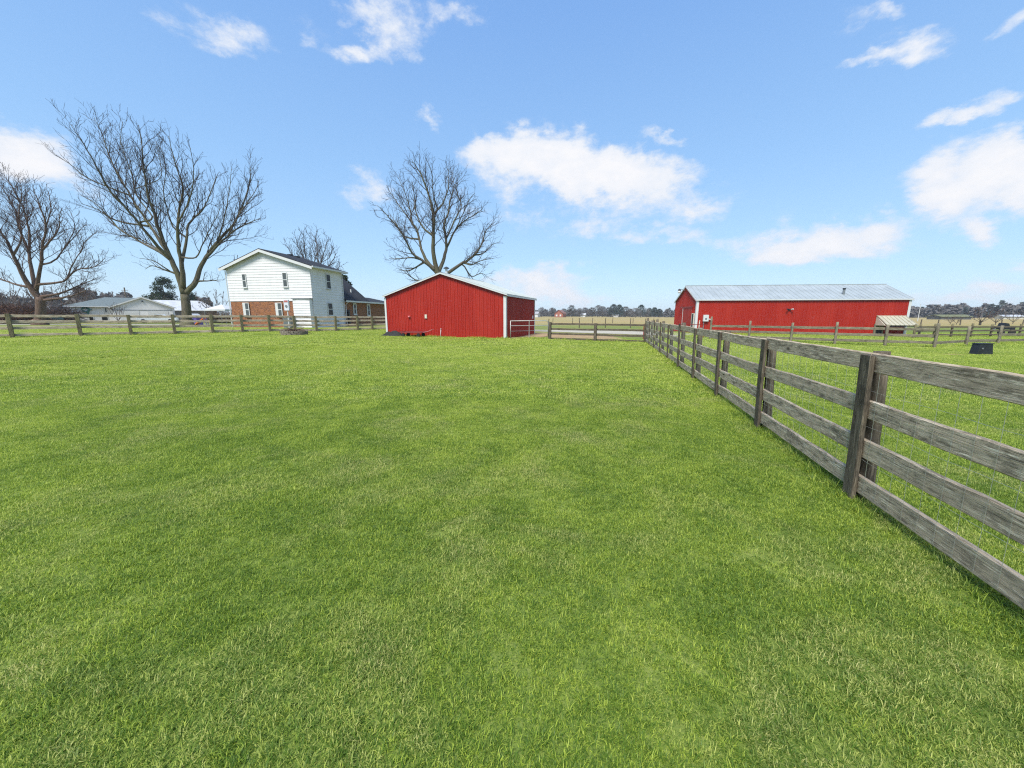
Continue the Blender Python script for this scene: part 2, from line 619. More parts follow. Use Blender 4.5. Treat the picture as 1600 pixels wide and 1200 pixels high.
def ground_mat():
    m, gg, out = newmat('ground')
    pos = gg.n('ShaderNodeNewGeometry').outputs['Position']
    big, med, dry = lawn_shift(gg, pos)
    sp = gg.n('ShaderNodeSeparateXYZ')
    gg.put(sp.inputs[0], pos)
    x, y = sp.outputs[0], sp.outputs[1]
    fine = gg.noise(pos, 28, 4, .75)
    lawn = gg.ramp(gg.math('ADD', gg.math('MULTIPLY', med, .5), gg.math('MULTIPLY', fine, .5)),
                   [(.3, (.06, .1, .02)), (.5, (.13, .18, .035)), (.7, (.22, .25, .07))])
    # pasture beyond the fences: greener to the right, straw coloured far off
    wob = gg.math('MULTIPLY', gg.math('SUBTRACT', gg.noise(pos, .06, 3, .6), .5), 34)
    yw = gg.math('ADD', y, wob)
    straw = gg.mix(gg.rng(gg.noise(gg.scale(pos, (.6, 2.0, 1)), .06, 5, .65), .35, .65), (.33, .24, .115), (.26, .235, .09))
    pasture = gg.mix(gg.rng(gg.noise(pos, .35, 5, .7), .35, .65), (.1, .165, .035), (.2, .2, .06))
    dryfar = gg.rng(yw, 58, 78, 0, 1, True)
    mid = gg.math('MULTIPLY', gg.rng(y, 27.5, 31, 0, 1, True), gg.math('MULTIPLY', gg.rng(x, -4, 2, 0, 1), gg.rng(x, 14, 19, 1, 0)))
    # left of the left-hand fence line the sward is paler
    side = gg.math('SUBTRACT', gg.math('MULTIPLY', gg.math('ADD', x, 28.5), .977), gg.math('SUBTRACT', y, 21.25))
    leftp = gg.math('MULTIPLY', gg.rng(side, -2.5, -.2, 1, 0), gg.rng(x, -12, -6, 1, 0))
    c = gg.mix(gg.math('MULTIPLY', leftp, .75), lawn, gg.mix(gg.rng(med, .4, .62), (.14, .19, .04), (.34, .27, .13)))
    c = gg.mix(gg.math('MULTIPLY', mid, .7), c, gg.mix(gg.rng(med, .4, .6), (.18, .2, .06), (.34, .27, .12)))
    c = gg.mix(gg.rng(y, 40, 50, 0, .8), c, pasture)
    c = gg.mix(dryfar, c, straw)
    principled(gg, out, c, .95, 0, gg.math('ADD', fine, med), .5, .05, .1)
    return m


def gravel_mat(name, lo, hi):
    m, gg, out = newmat(name)
    pos = gg.n('ShaderNodeNewGeometry').outputs['Position']
    n = gg.noise(pos, 30, 4, .8)
    n2 = gg.noise(pos, 1.1, 4, .6)
    c = gg.mix(gg.rng(n, .35, .65), lo, hi)
    c = gg.mix(gg.rng(n2, .45, .7, 0, .5), c, tuple(v * .6 for v in lo))
    principled(gg, out, c, .95, 0, n, .7, .03, .1)
    return m


M = dict(
    board=weathered_wood('weathered_board', (.50, .405, .29), (.06, .046, .032), (.95, .83, .64), 1.0),
    post=weathered_wood('weathered_post', (.125, .103, .075), (.04, .032, .024), (.26, .22, .16), .3),
    mosspost=weathered_wood('mossy_post', (.17, .15, .085), (.06, .05, .03), (.28, .25, .14), .5),
    palepost=weathered_wood('pale_post', (.22, .195, .135), (.08, .07, .05), (.36, .33, .24), .6),
    wire=simple('galvanised_wire', (.5, .5, .48), .4, .6, .1),
    red=metal_siding('red_siding', (.31, .013, .006), (.38, .026, .014)),
    red_dark=simple('dark_red_paint', (.24, .012, .01), .5, 0, .2),
    white=simple('white_trim', (.57, .58, .575), .45, 0, .08, 2, (.4, .4, .38)),
    cream=simple('cream_paint', (.6, .57, .47), .5, 0, .1, 2, (.3, .28, .2)),
    roof=roof_metal_mat('galvanised_roof', (.37, .41, .415), .1),
    roof_old=roof_metal_mat('old_pale_roof', (.46, .44, .34), .5),
    roof_white=roof_metal_mat('white_metal_roof', (.52, .54, .56), .1),
    shingle=shingle_mat(),
    shingle_grey=simple('grey_shingles', (.11, .14, .145), .85, 0, .25, 4),
    vinyl=vinyl_mat(),
    brick=brick_mat(),
    glass=glass_mat(),
    curtain=glass_mat('curtained_glass', (.05, .058, .06)),
    black=simple('black_plastic', (.012, .015, .02), .5, 0, .3),
    charcoal=simple('black_fabric', (.01, .01, .01), .8, 0, .3),
    greymetal=simple('grey_metal', (.22, .24, .25), .5, .4, .15),
    darkwall=simple('grey_boards', (.11, .11, .105), .8, 0, .35, 5),
    bark=bark_mat('maple_bark', (.11, .095, .07), (.2, .18, .13), (.11, .115, .05)),
    barkred=bark_mat('brown_bark', (.12, .08, .06), (.2, .15, .11)),
    twig=bark_mat('twigs', (.06, .045, .04), (.1, .078, .068)),
    twigred=bark_mat('reddish_twigs', (.085, .055, .045), (.13, .09, .075)),
    barkgrey=bark_mat('far_twigs', (.1, .085, .075), (.15, .13, .115)),
    ever=leaf_mat('evergreen_needles', (.008, .02, .01), (.035, .06, .022)),
    farbare=leaf_mat('far_bare_crowns', (.085, .085, .085), (.17, .16, .15), .05),
    farpine=leaf_mat('far_pines', (.03, .045, .042), (.07, .09, .075), .05),
    stone=simple('fire_ring_stone', (.2, .17, .13), .9, 0, .4, 6),
    stick=simple('dead_sticks', (.12, .08, .05), .9, 0, .4, 8),
    grass=grass_mat(),
    ground=ground_mat(),
    gravel=gravel_mat('pale_gravel', (.32, .3, .25), (.47, .44, .37)),
    dirt=gravel_mat('tan_dirt', (.24, .16, .09), (.42, .31, .18)),
    concrete=gravel_mat('concrete_apron', (.4, .39, .36), (.55, .54, .5)),
    asphalt=gravel_mat('grey_lane', (.16, .16, .155), (.25, .25, .24)),
    orange=simple('orange_plastic', (.6, .16, .02), .5),
    purple=simple('purple_plastic', (.12, .08, .3), .5),
    teal=simple('teal_wreath', (.02, .13, .1), .8, 0, .4, 20),
    carwhite=simple('white_car_paint', (.7, .72, .74), .25, 0, .03),
    carsilver=simple('silver_car_paint', (.36, .42, .42), .3, .3, .05),
    cargreen=simple('dark_car_paint', (.03, .06, .045), .3, 0, .05),
    tyre=simple('tyre_rubber', (.015, .015, .015), .9),
    gatepaint=simple('dull_pipe_paint', (.42, .41, .38), .5, .2, .15),
    roof_shed=roof_metal_mat('dull_shed_roof', (.25, .29, .295), .15),
    lampglass=simple('pale_lamp_glass', (.7, .7, .66), .2),
)

# ------------------------------------------------------------------ ground sheet


def axis_vals(lo, hi, near_lo, near_hi, step):
    v = list(np.arange(near_lo, near_hi + 1e-6, step))
    s = step
    a = near_hi
    while a < hi:
        s *= 1.14
        a = min(hi, a + s)
        v.append(a)
    s = step
    a = near_lo
    while a > lo:
        s *= 1.14
        a = max(lo, a - s)
        v.insert(0, a)
    return v


xs = axis_vals(-1300, 1300, -34, 44, 1.0)
ys = axis_vals(-1000, 1500, -3, 48, 1.0)
b = MB()
for yy in ys:
    for xx in xs:
        b.v.append((xx, yy, gz(xx, yy)))
nx = len(xs)
for j in range(len(ys) - 1):
    for i in range(nx - 1):
        b.f.append((j * nx + i, j * nx + i + 1, (j + 1) * nx + i + 1, (j + 1) * nx + i))
o = b.build('ground', M['ground'], smooth=True)
tag(o, kind='structure')


def sheet(name, poly, mat, lift=.012, step=1.0, edge=.35):
    """a ground sheet that follows the terrain inside a polygon given as left and right edge point lists"""
    L, Rr = poly
    b = MB()
    n = 40
    rows = []

    def samp(pl, t):
        k = t * (len(pl) - 1)
        i = min(int(k), len(pl) - 2)
        f = k - i
        return (pl[i][0] * (1 - f) + pl[i + 1][0] * f, pl[i][1] * (1 - f) + pl[i + 1][1] * f)
    m = 14
    for i in range(n + 1):
        a, c = samp(L, i / n), samp(Rr, i / n)
        for j in range(m + 1):
            f = j / m
            x, y = a[0] * (1 - f) + c[0] * f, a[1] * (1 - f) + c[1] * f
            if j in (0, m) or i in (0, n):
                x += edge * mnoise.noise(Vector((x * .9, y * .9, 5)))
                y += edge * mnoise.noise(Vector((x * .9, y * .9, 9)))
            b.v.append((x, y, gz(x, y) + lift))
    for i in range(n):
        for j in range(m):
            q = i * (m + 1) + j
            b.f.append((q, q + 1, q + m + 2, q + m + 1))
    return tag(b.build(name, mat, smooth=True), kind='structure')


sheet('gravel_drive', ([(1.9, 46), (8, 43.5), (15.5, 39), (17.5, 34.5)], [(1.8, 39), (7, 36), (11, 33.5), (13.5, 31)]), M['gravel'], .02)
sheet('gravel_lane', ([(-90, 58), (-60, 56), (-34, 50), (-31, 45)], [(-90, 54.5), (-60, 52.5), (-38, 47.5), (-33, 44)]), M['gravel'], .02)
sheet('dirt_patch', ([(2.8, 31.5), (5, 32), (8, 31)], [(2.7, 27.3), (5, 26.6), (8, 26.2)]), M['dirt'], .016)
sheet('dirt_path', ([(-.2, 25.9), (1.0, 30), (1.75, 33.5)], [(.3, 25.2), (1.9, 27.5), (4.2, 33)]), M['dirt'], .02, edge=.2)
sheet('bare_soil', ([(-1, 25.1), (.8, 25.3)], [(-1.0, 24.8), (.8, 24.9)]), M['dirt'], .01, edge=.1)
sheet('brown_strip', ([(18.6, 16.6), (19.9, 16.7)], [(18.7, 16.15), (19.9, 16.1)]), M['dirt'], .014, edge=.15)  # narrow brown strip on the ground, left of the black bin

# ------------------------------------------------------------------ board fences


def board_mb(L, h, t, seed, rough=.006, taper=0.0):
    """a weathered board along local X, 0..L, top at z=h; uneven edges"""
    b = MB()
    n = max(2, int(L / .16))
    rr = random.Random(seed)
    o1, o2 = rr.uniform(0, 50), rr.uniform(0, 50)
    bow = rr.uniform(-.012, .014)
    for i in range(n + 1):
        x = L * i / n
        sag = bow * math.sin(math.pi * i / n)
        zt = h + rough * mnoise.noise(Vector((x * 3, o1, 0))) * 1.6 + rough * .6 * mnoise.noise(Vector((x * 14, o1, 0))) + sag
        zb = rough * mnoise.noise(Vector((x * 3, o2, 0))) * 1.2 + sag
        yo = .004 * mnoise.noise(Vector((x * 1.5, o1 + 9, 0)))
        e = min(.008, t * .25)
        for (yy, zz) in ((yo, zb + e), (yo, zt - e), (yo + e, zt), (yo + t - e, zt), (yo + t, zt - e), (yo + t, zb + e), (yo + t - e, zb), (yo + e, zb)):
            b.v.append((x, yy, zz))
    for i in range(n):
        for k in range(8):
            k2 = (k + 1) % 8
            b.f.append((i * 8 + k, (i + 1) * 8 + k, (i + 1) * 8 + k2, i * 8 + k2))
    b.f.append(tuple(range(8)))
    b.f.append(tuple(n * 8 + k for k in reversed(range(8))))
    return b


def along(p, q):
    """rotation that sends local X from p to q"""
    d = (q - p)
    rz = math.atan2(d.y, d.x)
    ry = -math.atan2(d.z, math.hypot(d.x, d.y))
    return (0, ry, rz)


def post_round(h, r, seed):
    b = MB()
    rr = random.Random(seed)
    pts, rad = [], []
    lx, ly = rr.uniform(-.015, .015), rr.uniform(-.015, .015)
    for i in range(6):
        t = i / 5
        pts.append((-.25 + (h + .25) * t, lx * t, ly * t))
        rad.append(r * (1.05 - .1 * t + rr.uniform(-.02, .02)))
    b.tube(pts, rad, 12)
    return b


def fence(name, label, pts, rail_z, rail_h, group=None, post_h=1.38, post='round', fascia=True, side=1, mat_post='post', mat_board='board',
          seed=1, thick=.035, lean=0.0, fascia_every=True, heights=None, cat='fence', post_r=.07, rails_skip=()):
    """pts: ground points of the posts. side: which side the rails are fixed on, relative to walking along pts (+1 = left)"""
    rr = random.Random(seed)
    root = empty(name, (pts[0][0], pts[0][1], gz(*pts[0][:2])))
    tag(root, label, cat, group)
    bx, by, bz = root.location
    P = [Vector((p[0], p[1], gz(p[0], p[1]))) for p in pts]
    for i, p in enumerate(P):
        a = P[max(0, i - 1)]
        c = P[min(len(P) - 1, i + 1)]
        d = (c - a)
        d.z = 0
        d.normalize()
        nrm = Vector((-d.y, d.x, 0)) * side
        ph = heights[i] if heights else post_h + rr.uniform(-.03, .05)
        rz = math.atan2(d.y, d.x)
        # the post stands behind the rails (away from 'side')
        c0 = p - nrm * (post_r + .002) - root.location
        if post == 'round':
            o = post_round(ph, post_r, seed * 50 + i).build('post', M[mat_post], root, c0, (0, -math.pi / 2, rz + rr.uniform(-.2, .2)), smooth=True)
            o.rotation_euler = (rr.uniform(-.02, .02), -math.pi / 2 + rr.uniform(-.015, .015) + lean, rz)
        else:
            b = board_mb(ph + .25, post_r * 2, post_r * 2, seed * 60 + i, .004)
            # local X up, thickness along the normal
            m = Matrix((( 0, nrm.x, -d.x), (0, nrm.y, -d.y), (1, 0, 0)))
            o = b.build('post', M[mat_post], root)
            o.matrix_local = Matrix.Translation(p - nrm * (post_r * 2 + .002) + d * post_r + Vector((0, 0, -.25)) - root.location) @ m.to_4x4()
        if fascia:
            fb = board_mb(ph - .0, .145, .04, seed * 70 + i, .004)
            m = Matrix(((0, nrm.x, -d.x), (0, nrm.y, -d.y), (1, 0, 0)))
            o = fb.build('batten', M[mat_post], root)
            lx = rr.uniform(-.012, .012)
            o.matrix_local = Matrix.Translation(p + nrm * (thick + .006) + d * .0725 + Vector((0, 0, -.03)) - root.location) @ (m.to_4x4() @ Matrix.Rotation(lx, 4, 'Y'))
    for i in range(len(P) - 1):
        a, c = P[i], P[i + 1]
        d = (c - a)
        L = d.length
        dd = d.normalized()
        nrm = Vector((-dd.y, dd.x, 0)).normalized() * side
        for k, z in enumerate(rail_z):
            if (i, k) in rails_skip:
                continue
            hh = rail_h * rr.uniform(.94, 1.06)
            dz0, dz1 = rr.uniform(-.012, .012), rr.uniform(-.012, .012)
            A = a + Vector((0, 0, z - hh + dz0)) + dd * .004
            B = c + Vector((0, 0, z - hh + dz1)) - dd * .004
            b = board_mb(L - .008, hh, thick, seed * 900 + i * 10 + k)
            o = b.build('rail', M[mat_board], root)
            ex = (B - A).normalized()
            ey = nrm
            ez = ex.cross(ey)
            if ez.z < 0:
                ey = -ey
                ez = -ez
                A = A + nrm * thick
            m = Matrix((ex, ey, ez)).transposed().to_4x4()
            o.matrix_local = Matrix.Translation(A - root.location) @ m
    return root


# the long fence on the right, running away from the camera; each post position measured on the ground
u = Vector((.2485, .9686, 0))
NEAR = []
for k in range(-2, 10):
    p = Vector((3.28, 3.27, 0)) + u * (2.30 * k)
    NEAR.append((p.x, p.y))
nf = fence('board_fence', 'long weathered four-rail grey board fence with wire mesh running away on the right', NEAR,
           (1.368, .96, .60, .25), .165, post_h=1.30, fascia=True, side=1, seed=3, thick=.038, post_r=.062,
           heights=[1.37, 1.39, 1.385, 1.38, 1.39, 1.38, 1.47, 1.36, 1.45, 1.5, 1.42, 1.55])
# galvanised mesh stapled to the lawn side of the rails
wb = MB()
nl = Vector((-u.y, u.x, 0))
for i in range(len(NEAR) - 1):
    A = Vector((NEAR[i][0], NEAR[i][1], 0)) + nl * .0435
    B = Vector((NEAR[i + 1][0], NEAR[i + 1][1], 0)) + nl * .0435
    rw = .0012 if i < 5 else .0013
    for h in (.1, .24, .40, .56, .72, .88, 1.04, 1.215):
        pts = []
        for s in range(9):
            t = s / 8
            p = A.lerp(B, t)
            pts.append((p.x, p.y, h + gz(p.x, p.y) + .006 * math.sin(s * 2.1 + h * 9)))
        wb.tube(pts, rw, 4, False)
    n = 15
    for s in range(1, n):
        p = A.lerp(B, s / n)
        z0 = gz(p.x, p.y)
        q = p + nl * .002
        wb.tube([(q.x, q.y, z0 + .1), (q.x + .004 * math.sin(s), q.y, z0 + .65), (q.x, q.y, z0 + 1.215)], rw, 4, False)
wo_ = wb.build('wire_mesh', M['wire'], nf)
wo_.location = -nf.location
nf.matrix_world = Matrix.Translation(nf.location) @ Matrix.Rotation(R(-1.7), 4, u)

# short cross fence between the red shed and the long fence
fence('board_fence', 'short dark brown four-rail fence joining the white pipe gate to the long fence',
      [(2.72, 26.5), (5.6, 25.0), (8.55, 23.9)], (1.14, .80, .47, .13), .13, side=1, post='square', fascia=False,
      post_h=1.2, mat_post='post', mat_board='post', seed=11, thick=.03, post_r=.09, heights=[1.22, 1.17, 1.2])

# left-hand fence: from beyond the left edge of the photo to behind the red shed
LP = []
A0, A1 = Vector((-28.5, 21.25)), Vector((-13.4, 36.0))
dl = (A1 - A0).normalized()
for px in (-210, -95, 12, 120, 200, 269, 329, 376, 419, 458, 492, 523, 557, 580, 604):
    r_ = -(px - 800) / FPX * CP
    # intersect x = -r y with the line A0 + s dl
    s = (-(A0.x) - r_ * A0.y) / (dl.x + r_ * dl.y)
    q = A0 + dl * s
    LP.append((q.x, q.y))
fence('board_fence', 'weathered four-rail board fence with leaning posts across the left, before the white house', LP,
      (1.30, .97, .62, .22), .15, side=1, post='square', fascia=False, post_h=1.34, mat_post='mosspost', mat_board='board', seed=21,
      thick=.035, post_r=.085)

# paddock fence in front of the large barn
fence('board_fence', 'pale board fence along the front of the long barn, turning near the black bin',
      [(14.6, 27.4), (16.3, 25.6), (18.0, 24.0), (19.6, 22.55), (21.3, 21.2), (22.7, 20.0), (26.2, 21.5), (29.6, 22.7), (33.2, 24.0), (37, 25.2), (41, 26.5)],
      (1.03, .68, .32), .15, side=1, fascia=False, post_h=1.2, mat_post='palepost', mat_board='palepost', seed=31, post_r=.07,
      heights=[1.62, 1.35, 1.25, 1.32, 1.2, 1.3, 1.1, 1.15, 1.1, 1.1, 1.1], rails_skip=((5, 0), (6, 0), (7, 0), (5, 1), (6, 1)))
fence('board_fence', 'distant dark three-rail paddock fence right of the long red barn',
      [(33.0, 30.5), (34.6, 31.6), (36.2, 31.9), (37.8, 32.0), (39.6, 32.1), (41.6, 32.3), (44.5, 32.6), (47.5, 33), (51, 33.4)], (.92, .6, .25), .13, side=-1,
      fascia=False, post_h=1.1, mat_post='mosspost', mat_board='post', seed=35, post_r=.08)


def wire_fence(label, pts, h, r=.045, seed=1, wires=(.35, .7, 1.05), mat='post'):
    rr = random.Random(seed)
    root = empty('wire_fence', (pts[0][0], pts[0][1], gz(*pts[0])))
    tag(root, label, 'fence')
    for i, p in enumerate(pts):
        z = gz(*p)
        b = MB()
        hh = h * rr.uniform(.93, 1.05)
        b.tube([(0, 0, -.2), (rr.uniform(-.03, .03), 0, hh * .5), (rr.uniform(-.05, .05), 0, hh)], [r * 1.1, r, r * .95], 8)
        b.build('post', M[mat], root, Vector((p[0], p[1], z)) - root.location)
    b = MB()
    for w in wires:
        b.tube([Vector((p[0], p[1] - .05, gz(*p) + w)) - root.location for p in pts], .006, 4, False)
    b.build('wire', M['wire'], root)
    return root


wire_fence('wire fence on tall dark posts beyond the pale gravel drive', [(x_, 51 + .25 * (x_ - 4)) for x_ in (-2.5, 1.0, 5.0, 9.4, 13.3, 17.2, 21.5)], 1.4, .06, 5)
wire_fence('thin post fence far out in the straw field between the barns', [(x_, 88 - .1 * x_) for x_ in (-6, 0.5, 5, 9.5, 14, 18.5, 23, 27.5, 32, 37, 42)], 1.2, .07, 6)
wire_fence('far post fence edging the straw field right of the long barn', [(x_, 71 + .05 * (x_ - 60)) for x_ in (68, 74.5, 78.5, 82, 86.5, 90.5, 95, 99.5, 104, 110)], 1.1, .09, 8)

# red pipe panels beside the large barn
root = empty('pipe_railing', (9.6, 27.2, gz(9.6, 27.2)))
tag(root, 'thin dark red pipe rail panel left of the long red barn', 'rail panel')
b = MB()
for z in (.55, 1.02):
    b.tube([(0, 0, z), (5.2, 1.6, z)], .022, 8)
b.build('rail', M['red_dark'], root)
for s in (0, .33, .66, 1):
    b = MB()
    b.tube([(5.2 * s, 1.6 * s + .03, -.1), (5.2 * s, 1.6 * s + .03, 1.08)], .026, 8)
    b.build('upright', M['red_dark'], root)

# white pipe gate between the shed and the cross fence
root = empty('pipe_gate', (-.1, 25.15, gz(-.1, 25.2)))
tag(root, 'white tubular pipe gate between the small red shed and the brown fence', 'gate')
gx, gy = 2.72, 1.2
b = MB()


def gp(t, z):
    return (gx * t, gy * t, z)


b.tube([gp(0, 1.18), gp(.9, 1.2), gp(.965, 1.12), gp(.97, .9), gp(.97, .12)], .026, 8)
b.tube([gp(0, .06), gp(0, 1.2)], .026, 8)
b.build('gate_frame', M['gatepaint'], root, smooth=True)
b = MB()
b.tube([gp(0, .86), gp(.97, .86)], .02, 8)
b.build('gate_bar', M['gatepaint'], root)
b = MB()
b.tube([gp(0, .5), gp(.97, .52)], .014, 8)
b.build('gate_bar', M['greymetal'], root)
b = MB()
b.tube([gp(.47, .06), gp(.47, 1.18)], .022, 8)
b.build('upright', M['gatepaint'], root)

# ------------------------------------------------------------------ metal sheds


def on_wall(o, ang, px, py):
    """where the sight line of a photo pixel meets a vertical wall that starts at o and runs along ang: (distance along, height)"""
    rx, rz = ray(px, py)
    c, s = math.cos(ang), math.sin(ang)
    # (ox + t c) = rx (oy + t s)
    t = (rx * o[1] - o[0]) / (c - rx * s)
    y = o[1] + t * s
    return t, CAM_H + rz * y


def ribbed_wall(b, L, top, axis, at0, out, z0=-.25, rib=.27, th=.06):
    """wall along local axis ('x' or 'y') at coordinate at0, facing sign out; top(u) gives its height"""
    us = [0, L]
    n = int(L / rib)
    step = L / n
    bp = [u_ for u_ in getattr(top, 'breaks', ()) if 0 < u_ < L]
    us = sorted(set([0.0, L] + bp))
    poly = [(0, z0), (L, z0)] + [(u_, top(u_)) for u_ in reversed(us)]
    if axis == 'x':
        b.prism(poly, 'y', at0, at0 - out * th)
    else:
        b.prism(poly, 'x', at0, at0 - out * th)
    for i in range(n + 1):
        c = min(max(i * step, .03), L - .03)
        for (cc_, w, d) in ((c, .034, .03), (c + step * .5, .014, .012)):
            if cc_ > L - .02:
                continue
            zt = min(top(cc_ - w), top(cc_ + w)) - .02
            n0 = len(b.v)
            for z in (z0, zt):
                for (du, dd) in ((-w, .0), (-w * .55, d), (w * .55, d), (w, .0)):
                    a, q = cc_ + du, at0 + out * dd
                    b.v.append((a, q, z) if axis == 'x' else (q, a, z))
            for k in range(3):
                b.f.append((n0 + k, n0 + k + 1, n0 + 5 + k, n0 + 4 + k))
            b.f.append((n0 + 4, n0 + 5, n0 + 6, n0 + 7))


def roof_plane(b, e0, e1, r1, r0, th, nribs, ribh=.03):
    """eave e0->e1, ridge r0->r1"""
    e0, e1, r0, r1 = map(Vector, (e0, e1, r0, r1))
    nn = (e1 - e0).cross(r0 - e0).normalized()
    if nn.z < 0:
        nn = -nn
    b.slab(e0, e1, r1, r0, nn * th)
    for i in range(nribs + 1):
        t = i / nribs
        a = e0.lerp(e1, t) + nn * th
        c = r0.lerp(r1, t) + nn * th
        d = (e1 - e0).normalized() * .022
        if i == 0:
            a += d
            c += d
        if i == nribs:
            a -= d
            c -= d
        n0 = len(b.v)
        for p in (a, c):
            for q in (-d, nn * ribh - d * .5, nn * ribh + d * .5, d):
                b.v.append(tuple(p + q))
        for k in range(3):
            b.f.append((n0 + k, n0 + k + 1, n0 + 5 + k, n0 + 4 + k))


def gable_top(W_, eave, ridge, rx=None):
    rx = W_ / 2 if rx is None else rx

    def f(u_):
        if u_ <= rx:
            return eave + (ridge - eave) * u_ / rx
        return eave + (ridge - eave) * (W_ - u_) / (W_ - rx)
    f.breaks = (rx,)
    return f


# ---- small red shed
SA = math.atan2(-3.0, 9.12)
SO = (-9.55, 28.5)
SZ = .19
SW, SD, SE, SR = 9.6, 7.6, 2.93, 4.43
shed = empty('metal_shed', (SO[0], SO[1], SZ), SA)
tag(shed, 'small red ribbed metal shed with white trim and gable end facing the lawn', 'shed')
gt = gable_top(SW, SE, SR)
b = MB()
ribbed_wall(b, SW, gt, 'x', 0, -1)
b.build('gable_wall', M['red'], shed)
b = MB()
ribbed_wall(b, SD, lambda u_: SE - .02, 'y', SW, 1)
b.build('side_wall', M['red'], shed)
b = MB()
ribbed_wall(b, SD, lambda u_: SE - .02, 'y', 0, -1)
b.build('side_wall', M['red'], shed)
b = MB()
ribbed_wall(b, SW, gt, 'x', SD, 1)
b.build('gable_wall', M['red'], shed)
b = MB()
ov = .14
sl = (SR - SE) / (SW / 2)
roof_plane(b, (-ov, -ov, SE - sl * ov), (-ov, SD + ov, SE - sl * ov), (SW / 2, SD + ov, SR), (SW / 2, -ov, SR), .05, 26)
roof_plane(b, (SW + ov, -ov, SE - sl * ov), (SW + ov, SD + ov, SE - sl * ov), (SW / 2, SD + ov, SR), (SW / 2, -ov, SR), .05, 26)
b.slab((SW / 2 - .18, -ov - .01, SR + .045 - sl * .18 + .03), (SW / 2, -ov - .01, SR + .09), (SW / 2, SD + ov + .01, SR + .09), (SW / 2 - .18, SD + ov + .01, SR + .045 - sl * .18 + .03), (0, 0, .012))
b.slab((SW / 2 + .18, -ov - .01, SR + .045 - sl * .18 + .03), (SW / 2, -ov - .01, SR + .09), (SW / 2, SD + ov + .01, SR + .09), (SW / 2 + .18, SD + ov + .01, SR + .045 - sl * .18 + .03), (0, 0, .012))
b.build('roof', M['roof_shed'], shed)


def rake_trim(parent, W_, eave, ridge, y, ov, h, mat, rx=None, t=.03):
    rx = W_ / 2 if rx is None else rx
    b = MB()
    s1 = (ridge - eave) / rx
    s2 = (ridge - eave) / (W_ - rx)
    b.prism([(-ov, eave - s1 * ov - h), (rx, ridge - h), (rx, ridge + .03), (-ov, eave - s1 * ov + .03)], 'y', y, y + t)
    b.prism([(rx, ridge - h), (W_ + ov, eave - s2 * ov - h), (W_ + ov, eave - s2 * ov + .03), (rx, ridge + .03)], 'y', y, y + t)
    return b.build('rake_trim', mat, parent)


rake_trim(shed, SW, SE, SR, -ov - .032, ov, .05, M['white'])
rake_trim(shed, SW, SE, SR, SD + ov + .002, ov, .11, M['white'])
for (x0, x1, y0, y1) in ((-.04, .11, -.045, -.026), (SW - .14, SW + .045, -.048, -.028), ):
    b = MB()
    b.box(x0, x1, y0, y1, -.2, SE - .12)
    if x0 > 1:
        b.box(SW + .026, SW + .045, -.026, .16, -.2, SE - .12)
    else:
        b.box(-.045, -.026, -.026, .16, -.2, SE - .12)
    b.build('corner_trim', M['white'], shed)
b = MB()
b.box(SW + .026, SW + .045, SD - .1, SD + .02, -.2, SE - .12)
b.build('corner_trim', M['white'], shed)
b = MB()
b.box(SW + ov, SW + ov + .02, -ov, SD + ov, SE - sl * ov - .1, SE - sl * ov + .02)
b.build('eave_trim', M['white'], shed)
# vent on the ridge
v = empty('x', (0, 0, 0))
bpy.data.objects.remove(v)
b = MB()
b.tube([(SW / 2 - .05, .9, SR), (SW / 2 - .05, .9, SR + .42)], .09, 12)
vent = b.build('roof_vent', M['white'], shed)
b = MB()
b.tube([(SW / 2 - .05, .9, SR + .42), (SW / 2 - .05, .9, SR + .47), (SW / 2 - .05, .9, SR + .56)], [.22, .2, .03], 12)
b.build('vent_cap', M['black'], vent)
t_, z_ = on_wall(SO, SA, 666, 494.5)
b = MB()
b.box(t_ - .09, t_ + .09, -.07, -.026, z_ - SZ - .14, z_ - SZ + .14)
b.box(t_ - .06, t_ + .06, -.085, -.07, z_ - SZ - .11, z_ - SZ + .11)
b.build('outlet_box', M['cream'], shed)
t_, z_ = on_wall(SO, SA, 640, 495)
b = MB()
b.tube([(t_, -.026, z_ - SZ), (t_, -.09, z_ - SZ), (t_ + .02, -.14, z_ - SZ - .04)], [.09, .08, .03], 10)
b.build('tap', simple('pink_plastic', (.5, .12, .12), .5), shed)
b = MB()
b.box(SW + .03, SW + .09, SD - .9, SD - .7, 1.25, 1.5)
b.build('switch_box', M['white'], shed)

# white standpipe and thin stake in front of the shed
t_, z_ = on_wall((SO[0], SO[1] - .4), SA, 688, 524)
c_, s_ = math.cos(SA), math.sin(SA)
qx, qy = SO[0] + t_ * c_, SO[1] - .4 + t_ * s_
b = MB()
b.tube([(0, 0, -.1), (.03, 0, .3), (.06, 0, .58)], .022, 8)
b.tube([(.06, 0, .58), (.06, -.05, .6)], .03, 8)
tag(b.build('standpipe', M['white'], None, (qx, qy, gz(qx, qy)), smooth=True), 'short white plastic pipe leaning up from the grass before the shed wall', 'pipe')


# red wheelbarrow lying at the foot of the wall
def shed_pt(px, back=.6):
    t, _ = on_wall((SO[0], SO[1] - back), SA, px, 520)
    x, y = SO[0] + t * c_, SO[1] - back + t * s_
    return Vector((x, y, gz(x, y)))


